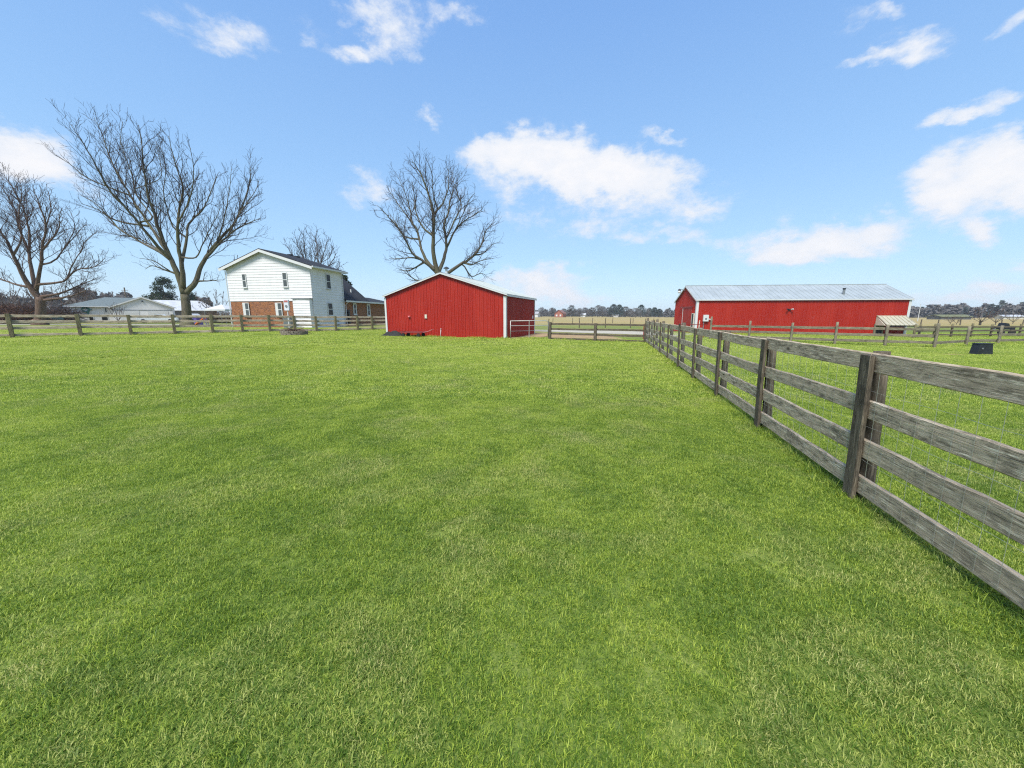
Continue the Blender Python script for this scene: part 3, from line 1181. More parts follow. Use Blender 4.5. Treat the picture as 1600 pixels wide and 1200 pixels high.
p = shed_pt(648, .7)
wbw = empty('utility_cart', p, SA)
tag(wbw, 'low flat dark red garden cart with a long raised handle by the shed', 'cart')
b = MB()
b.box(-1.0, .75, -.36, .36, .27, .31)
b.box(-1.0, .75, -.38, -.36, .27, .37)
b.box(-1.0, .75, .36, .38, .27, .37)
b.box(-1.02, -1.0, -.38, .38, .27, .37)
b.build('tray', simple('faded_red_paint', (.2, .03, .03), .5, 0, .2), wbw)
for sx in (-.75, .5):
    for sy in (-.33, .33):
        b = MB()
        b.tube([(sx, sy - .04, .13), (sx, sy + .04, .13)], .13, 14)
        b.build('wheel', M['tyre'], wbw)
b = MB()
b.tube([(.7, 0, .3), (1.05, 0, .36), (1.45, .02, .52)], .022, 8)
b.tube([(1.45, -.13, .52), (1.45, .17, .52)], .02, 8)
b.build('handle', simple('pinkish_paint', (.42, .16, .16), .5), wbw)
b = MB()
b.tube([(-.75, -.33, .13), (-.75, .33, .13)], .02, 6)
b.tube([(.5, -.33, .13), (.5, .33, .13)], .02, 6)
b.build('axle', M['black'], wbw)

# crumpled black tarpaulin heap at the left corner
p = shed_pt(613, .5)
b = MB()
n1, n2 = 22, 14
for i in range(n1 + 1):
    for j in range(n2 + 1):
        u_, v_ = i / n1 * 2 - 1, j / n2 * 2 - 1
        r2 = min(1, math.hypot(u_ * .97, v_ * .97))
        h = max(0, 1 - r2 ** 2.2) * .42
        h *= .75 + .6 * mnoise.noise(Vector((u_ * 2.3, v_ * 2.3, 4)))
        h += .05 * mnoise.noise(Vector((u_ * 7, v_ * 7, 1))) * (1 - r2)
        b.v.append((u_ * .95, v_ * .5, h - .02))
for i in range(n1):
    for j in range(n2):
        q = i * (n2 + 1) + j
        b.f.append((q, q + n2 + 1, q + n2 + 2, q + 1))
tag(b.build('tarpaulin', M['charcoal'], None, p, (0, 0, SA)), 'crumpled black tarpaulin heap at the left foot of the red shed', 'tarpaulin')

# ---- long red barn
BA = math.atan2(-.105, .9945)
BO = (17.8, 36.4)
BZ = 0.0
BW, BD, BE, BR = 18.6, 6.3, 3.2, 4.68
barn = empty('metal_barn', (BO[0], BO[1], BZ), BA)
tag(barn, 'long red ribbed metal barn with pale grey roof on the right', 'barn')
b = MB()
ribbed_wall(b, BW, lambda u_: BE - .02, 'x', 0, -1, z0=-.5, rib=.3)
b.build('side_wall', M['red'], barn)
b = MB()
ribbed_wall(b, BW, lambda u_: BE - .02, 'x', BD, 1, z0=-.5, rib=.3)
b.build('side_wall', M['red'], barn)
gt2 = gable_top(BD, BE, BR)
for (xx, sg) in ((0, -1), (BW, 1)):
    b = MB()
    ribbed_wall(b, BD, gt2, 'y', xx, sg, z0=-.5, rib=.3)
    b.build('gable_wall', M['red'], barn)
b = MB()
sl2 = (BR - BE) / (BD / 2)
roof_plane(b, (-.12, -.12, BE - sl2 * .12), (BW + .12, -.12, BE - sl2 * .12), (BW + .12, BD / 2, BR), (-.12, BD / 2, BR), .05, 42)
roof_plane(b, (-.12, BD + .12, BE - sl2 * .12), (BW + .12, BD + .12, BE - sl2 * .12), (BW + .12, BD / 2, BR), (-.12, BD / 2, BR), .05, 42)
b.box(-.13, BW + .13, BD / 2 - .09, BD / 2 + .09, BR + .03, BR + .085)
b.build('roof', M['roof'], barn)
b = MB()
for xx in (-.155, BW + .125):
    b.prism([(-.12, BE - sl2 * .12 - .1), (BD / 2, BR - .1), (BD + .12, BE - sl2 * .12 - .1), (BD + .12, BE - sl2 * .12 + .05), (BD / 2, BR + .05), (-.12, BE - sl2 * .12 + .05)], 'x', xx, xx + .03)
b.build('rake_trim', M['white'], barn)
b = MB()
b.box(-.12, BW + .12, -.15, -.122, BE - sl2 * .12 - .04, BE - sl2 * .12 + .06)
b.build('gutter', M['white'], barn)
for (x0, x1, xo0, xo1) in ((-.045, .17, -.046, -.027), (BW - .17, BW + .046, BW + .027, BW + .046)):
    b = MB()
    b.box(x0, x1, -.045, -.027, -.4, BE - .1)
    b.box(xo0, xo1, -.027, .17, -.4, BE - .1)
    b.build('corner_trim', M['white'], barn)
# gable end: sliding door rail, white door stop, small dark door
b = MB()
b.box(-.07, -.03, .9, 3.6, -.3, 2.5)
for i in range(9):
    b.box(-.085, -.07, .95 + i * .31, 1.0 + i * .31, -.3, 2.48)
dd_ = b.build('sliding_door', M['red'], barn)
b = MB()
b.box(-.12, -.088, .7, 4.4, 2.5, 2.6)
b.build('door_track', M['red_dark'], dd_)
b = MB()
b.box(-.11, -.088, 3.45, 3.53, .3, 2.45)
b.build('door_edge', M['white'], dd_)
b = MB()
b.box(-.1, -.03, .35, .8, -.3, 1.85)
w = b.build('side_door', M['black'], barn)
b = MB()
b.box(-.11, -.03, .28, .35, -.3, 1.92)
b.box(-.11, -.03, .8, .87, -.3, 1.92)
b.box(-.11, -.03, .35, .8, 1.85, 1.92)
b.build('door_frame', M['cream'], w)
# yard lamp at the gable peak
b = MB()
b.tube([(-.15, BD / 2, BR - .4), (-.5, BD / 2, BR - .32), (-.72, BD / 2, BR - .34)], .03, 8)
lp = b.build('yard_lamp', M['greymetal'], barn)
b = MB()
b.tube([(-.72, BD / 2, BR - .25), (-.72, BD / 2, BR - .38), (-.72, BD / 2, BR - .42)], [.06, .16, .17], 12)
b.build('lamp_hood', M['black'], lp)
b = MB()
b.tube([(-.72, BD / 2, BR - .43), (-.72, BD / 2, BR - .6), (-.72, BD / 2, BR - .7)], [.14, .15, .08], 12)
b.build('lamp_bowl', M['lampglass'], lp)


def bw(px, py):
    t, z = on_wall(BO, BA, px, py)
    return t, z - BZ


t_, z_ = bw(1102, 497)
b = MB()
b.box(t_ - .24, t_ + .24, -.2, -.026, z_ - .31, z_ + .31)
eb = b.build('electric_box', M['white'], barn)
b = MB()
b.box(t_ - .09, t_ + .09, -.215, -.2, z_ - .14, z_ + .02)
b.tube([(t_, -.225, z_ - .06), (t_, -.2, z_ - .06)], .07, 12)
b.build('dial', M['greymetal'], eb)
b = MB()
b.tube([(t_ - .15, -.1, z_ - .31), (t_ - .15, -.1, -.3)], .035, 8)
b.build('conduit', M['greymetal'], eb)
b = MB()
b.tube([(t_ + .26, -.12, z_ - .1), (t_ + .45, -.12, z_ - .12), (t_ + .55, -.12, z_ - .3), (t_ + .56, -.12, -.3)], .045, 8)
b.build('conduit', M['white'], eb, smooth=True)
t2_, z2_ = bw(1091.5, 508)
b = MB()
b.tube([(t2_, -.12, -.3), (t2_ + .02, -.12, z2_ + .45)], .045, 8)
b.tube([(t2_ + .02, -.12, z2_ + .4), (t2_ + .02, -.2, z2_ + .4)], .03, 8)
b.build('hydrant_pipe', M['cream'], barn)
t_, z_ = bw(1234, 483.5)
b = MB()
b.box(t_ - .18, t_ + .1, -.1, -.03, z_ - .06, z_ + .04)
fl = b.build('flood_light', M['black'], barn)
for s in (-.28, .2):
    b = MB()
    b.tube([(t_ - .04 + s * .4, -.1, z_), (t_ - .04 + s * .75, -.18, z_ + .02), (t_ - .04 + s * 1.1, -.26, z_ + .02)], [.03, .05, .07], 10)
    b.build('lamp_head', M['white'] if s > 0 else M['black'], fl)
# flue on the roof
b = MB()
xx = on_wall(BO, BA, 1308, 480)[0] + 1.0
yy = .9
zz = BE + sl2 * yy
b.tube([(xx, yy, zz - .1), (xx, yy, zz + .5)], .1, 12)
fp = b.build('roof_flue', M['greymetal'], barn)
b = MB()
b.tube([(xx, yy, zz + .5), (xx, yy, zz + .62)], .13, 12)
b.build('flue_cap', M['black'], fp)
# lean-to hood with pale roof and hatch below it
t0, zt = bw(1369, 493.5)
t1, _ = bw(1420, 495)
t0 = max(t0, 0)
t1 = min(t1, BW - .1)
b = MB()
roof_plane(b, (t0 + .1, -1.15, zt - .85), (t1 + .05, -1.15, zt - .85), (t1 - .2, -.03, zt), (t0, -.03, zt), .03, 7, .05)
ln_ = b.build('lean_to_roof', M['roof_old'], barn)
b = MB()
b.prism([(-.03, zt - .03), (-1.1, zt - .86), (-.03, zt - .86)], 'x', t0 + .02, t0 + .06)
b.prism([(-.03, zt - .03), (-1.1, zt - .86), (-.03, zt - .86)], 'x', t1 - .08, t1 - .04)
b.build('lean_to_cheek', M['cream'], ln_)
b = MB()
b.box(t0 + .15, t1 - .1, -1.12, -1.06, zt - .95, zt - .87)
b.build('lean_to_beam', M['black'], ln_)
b = MB()
b.box(t0 - .05, t0 + .75, -.09, -.026, -.4, .95)
hh_ = b.build('hatch', M['palepost'], barn)
b = MB()
b.box(t0 + .12, t0 + .62, -.1, -.088, .0, .42)
b.build('hatch_opening', M['black'], hh_)

# ---- white house
HO = (-30.2, 40.6)
HA = math.atan2(-1.6, 9.7)
HZ = .47
HW, HD, HE, HR = 9.83, 5.3, 6.2, 7.85
HRX = 4.5
house = empty('farmhouse', (HO[0], HO[1], HZ), HA)
tag(house, 'two storey white sided farmhouse with brick lower wall and dark roof', 'house')
GT = gable_top(HW, HE, HR, HRX)


def hw(px, py):
    t, z = on_wall(HO, HA, px, py)
    return t, z - HZ


bx1 = hw(461.5, 490)[0]
BZT = 2.72


def lap_wall(b, x0, x1, z0, top, axis, at0, out, exp=.2, brk=()):
    """horizontal lap siding between x0 and x1"""
    z = z0
    zmax = max(top(u_) for u_ in [x0, x1] + [q for q in brk if x0 <= q <= x1])
    while z < zmax - .01:
        za, zb_ = z, z + exp
        # span where top(u) > mid height
        us = [x0 + (x1 - x0) * i / 80 for i in range(81)]
        ok = [u_ for u_ in us if top(u_) >= za + .05]
        if ok:
            ua, ub = ok[0], ok[-1]
            okb = [u_ for u_ in us if top(u_) >= zb_ - .02]
            if okb:
                uc, ud = okb[0], okb[-1]
                zt_ = zb_
            else:
                uc = ud = (ua + ub) / 2
                zt_ = min(zb_, zmax)
            n0 = len(b.v)
            for (u_, d, zz_) in ((ua, .03, za), (ub, .03, za), (ud, .006, zt_), (uc, .006, zt_), (ua, 0, za), (ub, 0, za)):
                q = at0 + out * d
                b.v.append((u_, q, zz_) if axis == 'x' else (q, u_, zz_))
            b.f.append((n0, n0 + 1, n0 + 2, n0 + 3))
            b.f.append((n0 + 4, n0 + 5, n0 + 1, n0))
        z += exp


b = MB()
b.prism([(0, BZT), (bx1, BZT), (bx1, -.3), (HW, -.3), (HW, HE - .02), (HRX, HR - .02), (0, HE - .02)], 'y', 0, .12)
lap_wall(b, 0, HW, BZT, GT, 'x', 0, -1, .27, (HRX,))
lap_wall(b, bx1, HW, -.28, lambda u_: BZT, 'x', 0, -1, .25)
b.box(.12, HW - .12, HD - .12, HD, -.3, HE - .02)
b.prism([(0, HE - .02), (HW, HE - .02), (HRX, HR - .02)], 'y', HD - .12, HD)
b.build('siding_wall', M['vinyl'], house)
b = MB()
b.box(HW - .12, HW, .125, HD, -.3, HE - .02)
lap_wall(b, 0, HD, -.28, lambda u_: HE - .05, 'y', HW, 1, .27)
b.build('siding_wall', M['vinyl'], house)
b = MB()
b.box(0, .12, .125, HD - .125, -.3, HE - .02)
b.build('siding_wall', M['vinyl'], house)
b = MB()
b.box(0, bx1 - .002, .02, .12, -.4, BZT - .003)
b.build('brick_wall', M['brick'], house)
# roof
b = MB()
ovh, ove = .35, .5
s1 = (HR - HE) / HRX
s2 = (HR - HE) / (HW - HRX)
b.slab((-ove, -ovh, HE - s1 * ove), (-ove, HD + ovh, HE - s1 * ove), (HRX, HD + ovh, HR), (HRX, -ovh, HR), (0, 0, .12))
b.slab((HW + ove, -ovh, HE - s2 * ove), (HW + ove, HD + ovh, HE - s2 * ove), (HRX, HD + ovh, HR), (HRX, -ovh, HR), (0, 0, .12))
rf = b.build('roof', M['shingle'], house)
for (xx, yy) in ((HRX + .5, 3.4), (HRX + .9, 4.0), (HRX - 1.6, 1.6), (HRX - 1.9, 1.0)):
    b = MB()
    zt = (HR - s2 * (xx - HRX)) if xx > HRX else (HR - s1 * (HRX - xx))
    b.box(xx - .2, xx + .2, yy - .2, yy + .2, zt + .08, zt + .24)
    b.build('roof_vent', M['black'], rf)
rt = rake_trim(house, HW, HE, HR, -ovh - .034, ove, .24, M['white'], HRX)
b = MB()   # soffits and eave boards
b.box(HW + .03, HW + ove, -ovh, HD + ovh, HE - s2 * ove - .06, HE - s2 * ove - .03)
b.build('soffit', M['white'], house)
b = MB()
b.box(-ove, -.03, -ovh, HD + ovh, HE - s1 * ove - .06, HE - s1 * ove - .03)
b.build('soffit', M['white'], house)
b = MB()
b.box(HW + ove + .002, HW + ove + .12, -ovh, HD + ovh, HE - s2 * ove - .05, HE - s2 * ove + .1)
b.build('gutter', M['white'], house)
b = MB()
b.box(-ove - .12, -ove - .002, -ovh, HD + ovh, HE - s1 * ove - .05, HE - s1 * ove + .1)
b.build('gutter', M['white'], house)
b = MB()
b.tube([(HW + .09, HD - .1, HE - .35), (HW + .09, HD - .1, -.2)], .045, 6)
b.build('downpipe', M['white'], house)
b = MB()
b.tube([(-.08, -.06, HE - .35), (-.08, -.06, -.2)], .045, 6)
b.build('downpipe', M['white'], house)


def window(parent, axis, at0, out, u0, u1, z0, z1, glass='glass', name='window', fw=.07, mullion=True):
    """sash window on a wall; frame proud of the wall, two panes"""
    def q(b_, a0, a1, d0, d1, c0, c1):
        lo, hi = sorted((at0 + out * d0, at0 + out * d1))
        if axis == 'x':
            b_.box(a0, a1, lo, hi, c0, c1)
        else:
            b_.box(lo, hi, a0, a1, c0, c1)
    b = MB()
    q(b, u0 - fw, u0, .034, .09, z0 - fw, z1 + fw)
    q(b, u1, u1 + fw, .05, .1, z0 - fw, z1 + fw)
    q(b, u0, u1, .05, .1, z1, z1 + fw)
    q(b, u0, u1, .05, .1, z0 - fw, z0)
    if mullion:
        zm = (z0 + z1) / 2
        q(b, u0, u1, .052, .095, zm - .035, zm + .035)
    f = b.build(name, M['white'], parent)
    b = MB()
    q(b, u0, u1, .05, .065, z0, z1)
    b.build('pane', M[glass], f)
    b = MB()
    q(b, u0 - fw - .04, u1 + fw + .04, .1, .15, z0 - fw - .05, z0 - fw + .01)
    b.build('sill', M['white'], f)
    return f


for (pa, pb, ya, yb, gl) in ((379, 386, 429, 448.5, 'curtain'), (442, 450, 427, 447.5, 'curtain'), (383.5, 391, 474, 494, 'curtain'), (434.5, 442, 474, 494, 'curtain')):
    a, zt = hw(pa, ya)
    c, zb_ = hw(pb, yb)
    wdw = window(house, 'x', 0, -1, a, c, zb_, zt, gl)
    if ya > 460:   # lower windows carry a wider white side panel
        b = MB()
        b.box(a - .33, a - .072, -.07, -.034, zb_ - .07, zt + .07)
        b.build('shutter', M['white'], wdw)
SA2 = HA + math.pi / 2
HC = (HO[0] + HW * math.cos(HA), HO[1] + HW * math.sin(HA))


def hs(px, py):
    t, z = on_wall(HC, SA2, px, py)
    return t, z - HZ


for (pa, pb, ya, yb) in ((508.5, 516, 429, 451), (511.5, 519.5, 474, 492)):
    a, zt = hs(pa, ya)
    c, zb_ = hs(pb, yb)
    window(house, 'y', HW, 1, a, c, zb_, zt)
# small bump-out with its own flat cap right of the brick
a, zt = hw(461.5, 466.5)
c, _ = hw(492, 466)
c = min(c, HW - .06)
b = MB()
b.box(a, c, -.42, -.04, -.3, zt - .06)
lap_wall(b, a, c, -.28, lambda u_: zt - .08, 'x', -.42, -1, .25)
b.build('bay', M['vinyl'], house)
b = MB()
b.box(a - .1, c + .1, -.52, -.032, zt - .055, zt + .02)
b.build('bay_cap', M['greymetal'], house)
# rear wing
WL1, WL2 = HD, 17.5
WE = 2.98
b = MB()
b.box(HW - 8, HW - .02, WL1 + .01, WL2, -.4, WE - .01)
b.build('wing_wall', M['brick'], house)
b = MB()
wa = 10.3
b.slab((HW + .45, WL1 + .02, WE - .15), (HW + .45, wa, WE - .15), (HW - 4.6, wa, WE + 4.1), (HW - 4.6, WL1 + .02, WE + 4.1), (0, 0, .12))
b.slab((HW - 9.6, WL1 + .02, WE - .15), (HW - 9.6, wa, WE - .15), (HW - 4.6, wa, WE + 4.1), (HW - 4.6, WL1 + .02, WE + 4.1), (0, 0, .12))
b.prism([(HW - 9, WE), (HW, WE), (HW - 4.6, WE + 4.0)], 'y', wa - .3, wa - .2)
b.slab((HW + .45, wa + .004, WE - .15), (HW + .45, WL2 + .3, WE - .15), (HW - 4, WL2 + .3, WE + .75), (HW - 4, wa + .004, WE + .75), (0, 0, .12))
b.slab((HW - 8.4, wa + .004, WE - .15), (HW - 8.4, WL2 + .3, WE - .15), (HW - 4, WL2 + .3, WE + .75), (HW - 4, wa + .004, WE + .75), (0, 0, .12))
b.build('wing_roof', M['shingle'], house)
b = MB()
b.box(HW + .452, HW + .56, WL1 - .25, WL2 + .3, WE - .2, WE - .02)
b.box(HW + .0, HW + .45, WL1 + .03, WL2 + .3, WE - .2, WE - .155)
b.build('wing_gutter', M['white'], house)
b = MB()
b.tube([(HW + .5, WL1 + .1, WE - .2), (HW + .12, WL1 + .15, WE - .5), (HW + .12, WL1 + .15, -.2)], .045, 6)
b.build('downpipe', M['white'], house)
b = MB()
b.tube([(HW - .9, WL1 + 3.0, WE + 1.0), (HW - .9, WL1 + 3.0, WE + 1.45)], .08, 8)
b.build('vent_pipe', M['white'], house)
for (pa, pb, ya, yb, nm) in ((552, 556, 475.5, 490, 'window'), (573.5, 577.5, 477, 492, 'window')):
    a, zt = hs(pa, ya)
    c, zb_ = hs(pb, yb)
    window(house, 'y', HW - .02, 1, a, c, zb_, zt, 'glass', nm, .14)
a, zt = hs(541.5, 484)
c, zb_ = hs(545, 500)
b = MB()
b.box(HW - .02, HW + .25, a, c, .2, zt)
b.build('utility_box', M['black'], house)

# meter box on a post, standing by the left fence
p = at(452, 510, 33.0)
p.z = gz(p.x, p.y)
root = empty('meter_post', p)
tag(root, 'white meter box on a post standing behind the left fence before the brick wall', 'meter box')
b = MB()
b.cyl(0, 0, -.2, 1.75, .05, 8)
b.build('pole', M['white'], root)
b = MB()
b.box(-.2, .2, -.12, .05, 1.75, 2.65)
bx = b.build('box', simple('meter_box_white', (.62, .64, .68), .4), root)
b = MB()
b.tube([(0, -.16, 2.12), (0, -.12, 2.12)], .1, 14)
b.build('dial', M['greymetal'], bx)
b = MB()
b.box(-.16, .16, -.13, -.12, 2.45, 2.6)
b.build('warning_plate', simple('faded_red_label', (.42, .12, .1), .5), bx)

# air conditioner beside the bump-out
t_, _ = hw(470, 505)
p = Vector((HO[0] + t_ * math.cos(HA) - .3, HO[1] + t_ * math.sin(HA) - 1.4, 0))
p.z = gz(p.x, p.y)
root = empty('air_conditioner', p, HA)
tag(root, 'grey louvred air conditioner unit on the ground before the white house', 'air conditioner')
b = MB()
for i in range(9):
    b.box(-.42, .42, -.42, .42, .06 + i * .1, .12 + i * .1)
b.box(-.38, .38, -.38, .38, .05, .95)
b.box(-.43, .43, -.43, .43, .95, 1.0)
b.build('housing', M['greymetal'], root)
b = MB()
b.cyl(0, 0, 1.0, 1.03, .32, 20)
b.build('fan_grille', M['black'], root)

# ---- neighbour's bungalow with double garage (far left)
NO = (-81.3, 69.3)
NA = R(40)
NZ = .42
NW = 13.6


def nw(px, py):
    t, z = on_wall(NO, NA, px, py)
    return t, z - NZ


nb = empty('bungalow', (NO[0], NO[1], NZ), NA)
tag(nb, 'low pale bungalow with a double garage gable and a green wreath', 'house')
tg, _ = nw(177, 480)
NE_ = 3.0
b = MB()
b.box(0, tg, 0, 9, -.3, NE_)
b.build('wall', M['vinyl'], nb)
tp = nw(221, 465)[0] + .1
NR = NE_ + 1.85
b = MB()
b.slab((-.6, -.6, NE_ - .1), (tg + .4, -.6, NE_ - .1), (tp, 4.5, NR - .12), (4.2, 4.5, NR - .12), (0, 0, .12))
b.slab((-.6, 9.6, NE_ - .1), (tg + .4, 9.6, NE_ - .1), (tp, 4.5, NR - .12), (4.2, 4.5, NR - .12), (0, 0, .12))
b.slab((-.6, -.6, NE_ - .1), (-.6, 9.6, NE_ - .1), (4.2, 4.5, NR - .12), (4.2, 4.499, NR - .12), (0, 0, .12))
b.build('roof', M['shingle_grey'], nb)
b = MB()
b.box(-.6, tg + .2, -.63, -.602, NE_ - .14, NE_ + .02)
b.build('fascia', M['white'], nb)
# garage block stands a little forward
g0 = tg
gW = (tp - tg) * 2
b = MB()
b.prism([(g0, -.3), (g0 + gW, -.3), (g0 + gW, NE_), (tp, NR - .12), (g0, NE_)], 'y', -1.6, -1.5)
b.box(g0, g0 + .12, -1.499, 8.9, -.3, NE_)
b.box(g0 + gW - .12, g0 + gW, -1.499, 8.9, -.3, NE_)
b.build('garage_wall', M['vinyl'], nb)
b = MB()
b.slab((g0 - .4, -1.9, NE_ - .15), (g0 - .4, 9, NE_ - .15), (tp, 9, NR), (tp, -1.9, NR), (0, 0, .1))
b.slab((g0 + gW + .4, -1.9, NE_ - .15), (g0 + gW + .4, 9, NE_ - .15), (tp, 9, NR), (tp, -1.9, NR), (0, 0, .1))
b.build('garage_roof', M['shingle_grey'], nb)
b = MB()
b.prism([(g0 - .4, NE_ - .33), (tp, NR - .18), (g0 + gW + .4, NE_ - .33), (g0 + gW + .4, NE_ - .1), (tp, NR + .09), (g0 - .4, NE_ - .1)], 'y', -1.94, -1.902)
b.build('rake_trim', M['white'], nb)
b = MB()
b.box(g0, g0 + gW, -1.64, -1.602, 2.25, 2.4)
b.build('door_header', M['greymetal'], nb)
for (f0, f1) in ((.1, .42), (.56, .92)):
    b = MB()
    for k in range(4):
        b.box(g0 + gW * f0, g0 + gW * f1, -1.66, -1.602, -.2 + k * .6, .38 + k * .6)
    b.build('garage_door', M['white'], nb)
b = MB()
b.tube([(tp + .05, -1.62, NR - .75), (tp + .05, -1.75, NR - .8), (tp + .05, -1.8, NR - .95)], [.08, .12, .1], 8)
b.build('wall_lamp', M['black'], nb)
b = MB()
for k in range(28):
    a_ = 2 * math.pi * k / 28
    rr_ = random.Random(k)
    c_x, c_z = nw(134, 484)
    pa = Vector((c_x + .42 * math.cos(a_), -.1, c_z + .42 * math.sin(a_)))
    b.tube([pa + Vector((rr_.uniform(-.12, .12), -.05, rr_.uniform(-.12, .12))), pa + Vector((rr_.uniform(-.14, .14), -.1, rr_.uniform(-.14, .14)))], [.13, .07], 5)
c_x, c_z = nw(134, 484)
b.tube([(c_x + .25, -.14, c_z - .35), (c_x + .15, -.14, c_z - 1.25)], [.09, .16], 5)
b.tube([(c_x + .3, -.14, c_z - .1), (c_x + .85, -.14, c_z + .05)], [.12, .05], 5)
tag(b.build('wreath', M['teal'], None), 'green wreath with trailing ribbon on the pale bungalow wall', 'wreath')
wr = bpy.data.objects['wreath']
wr.location = nb.location
wr.rotation_euler = nb.rotation_euler
for (pa, pb, ya, yb) in ((139.5, 146.5, 495.5, 500.5), (159, 169, 495.5, 500.5)):
    a, zt = nw(pa, ya)
    c, zb_ = nw(pb, yb)
    window(nb, 'x', .03, -1, a, c, zb_, zt, 'glass', 'window', .1, False)
a, zt = nw(163, 481)
c, zb_ = nw(168.5, 492)
b = MB()
b.box(a - .12, c + .12, -.06, -.004, zb_, zt + .12)
d_ = b.build('door', M['white'], nb)
b = MB()
b.box(a + .05, c - .05, -.075, -.06, zb_ + .5, zt - .05)
b.build('pane', M['curtain'], d_)

# grey barn with white metal roof behind the bungalow
fb = empty('old_barn', (-89.4, 91.6, .42), R(38))
tag(fb, 'grey boarded barn with bright white metal roof behind the big maple', 'barn')
fw_ = 13.9
b = MB()
b.box(0, fw_, 0, 8, -.4, 2.65)
for i in range(int(fw_ / .35)):
    b.box(i * .35 + .02, i * .35 + .3, -.03, -.002, -.4, 2.6)
b.build('wall', M['darkwall'], fb)
b = MB()
roof_plane(b, (-.3, -.4, 2.55), (fw_ + .5, -.4, 2.55), (fw_ - 3.2, 4, 5.1), (-.3, 4, 5.1), .06, 20)
roof_plane(b, (-.3, 8.4, 2.55), (fw_ + .5, 8.4, 2.55), (fw_ - 3.2, 4, 5.1), (-.3, 4, 5.1), .06, 20)
b.face([(fw_ + .5, -.4, 2.58), (fw_ + .5, 8.4, 2.58), (fw_ - 3.2, 4, 5.22)])
b.build('roof', M['roof_white'], fb)
b = MB()
b.box(-.3, fw_ + .5, -.43, -.402, 2.45, 2.6)
b.build('fascia', M['white'], fb)

# small white canopy left of the farmhouse
p = at(350, 500, 58)
cp = empty('canopy_tent', (p.x, 58, gz(p.x, 58)))
tag(cp, 'small white peaked canopy tent left of the farmhouse', 'canopy')
b = MB()
for (sx, sy) in ((-1, -1), (1, -1), (1, 1), (-1, 1)):
    pass
n0 = 0
b.v = [(-1.6, -1.6, 2.2), (1.6, -1.6, 2.2), (1.6, 1.6, 2.2), (-1.6, 1.6, 2.2), (0, 0, 2.95), (-1.6, -1.6, 1.98), (1.6, -1.6, 1.98), (1.6, 1.6, 1.98), (-1.6, 1.6, 1.98)]
b.f = [(0, 1, 4), (1, 2, 4), (2, 3, 4), (3, 0, 4), (5, 6, 1, 0), (6, 7, 2, 1), (7, 8, 3, 2), (8, 5, 0, 3)]
b.build('canopy_top', M['white'], cp)
for (sx, sy) in ((-1, -1), (1, -1), (1, 1), (-1, 1)):
    b = MB()
    b.cyl(1.55 * sx, 1.55 * sy, 0, 2.0, .03, 6)
    b.build('pole', M['greymetal'], cp)

# telephone pole above the bungalow
p = at(195, 455, 105)
up_ = empty('utility_pole', (p.x, 105, gz(p.x, 105)))
tag(up_, 'dark wooden utility pole rising behind the pale bungalow roof', 'pole')
b = MB()
b.cyl(0, 0, -.2, 9.0, .18, 8, .14)
b.build('pole_shaft', M['post'], up_)
b = MB()
b.box(-.9, .9, -.06, .06, 8.2, 8.32)
b.build('crossarm', M['post'], up_)

# slim white pole right of the long barn
p = at(1434, 500, 120)
b = MB()
b.cyl(0, 0, -.2, 5.4, .09, 8, .06)
b.tube([(0, 0, 5.4), (0, 0, 5.5)], [.16, .02], 8)
tag(b.build('flag_pole', M['white'], None, (p.x, 120, gz(p.x, 120))), 'slim bare white pole beyond the right end of the long barn', 'pole')


# ------------------------------------------------------------------ vehicles on the neighbour's drive
def car(label, loc, rz, paint, pickup=False, L=4.6):
    root = empty('parked_car', loc, rz)
    tag(root, label, 'car', 'vehicles parked on the far left')
    h = L / 2
    prof = [(-h, .35), (-h, .78), (-h + .25, .92), (-h + 1.15, .98), (-h + 1.75, 1.42), (-h + 2.9, 1.46), (-h + 3.6, .98) if not pickup else (-h + 3.0, 1.0), (h - .1, .9), (h, .7), (h, .35)]
    b = MB()
    b.prism(prof, 'y', -.86, .86)
    b.build('body', paint, root)
    for s in (-1, 1):
        b = MB()
        b.prism([(-h + 1.32, 1.0), (-h + 1.85, 1.36), (-h + 2.85, 1.39), (-h + 3.25, 1.0) if not pickup else (-h + 2.9, 1.0)], 'y', s * .862, s * .872)
        b.build('side_window', M['glass'], root)
        for wx in (-h + .85, h - .85):
            b = MB()
            b.tube([(wx, s * .7, .33), (wx, s * .9, .33)], .33, 16)
            w_ = b.build('wheel', M['tyre'], root)
            b = MB()
            b.tube([(wx, s * .9, .33), (wx, s * .915, .33)], .19, 12)
            b.build('rim', M['greymetal'], w_)
    return root


for (px, yy, rz, pt, pk, lb) in ((14, 60, .05, 'carwhite', False, 'white car at the far left glimpsed between the fence rails'),
                                 (45, 62, 3.2, 'carsilver', False, 'pale silver green car right of the white car on the far left'),
                                 (70, 63, .0, 'cargreen', False, 'dark green car below the leftmost big bare tree'),
                                 (247, 66, 3.7, 'carwhite', True, 'white pickup truck parked before the garage doors')):
    p = at(px, 500, yy)
    car(lb, (p.x, yy, gz(p.x, yy) + .02), rz, M[pt], pk, 5.2 if pk else 4.4)

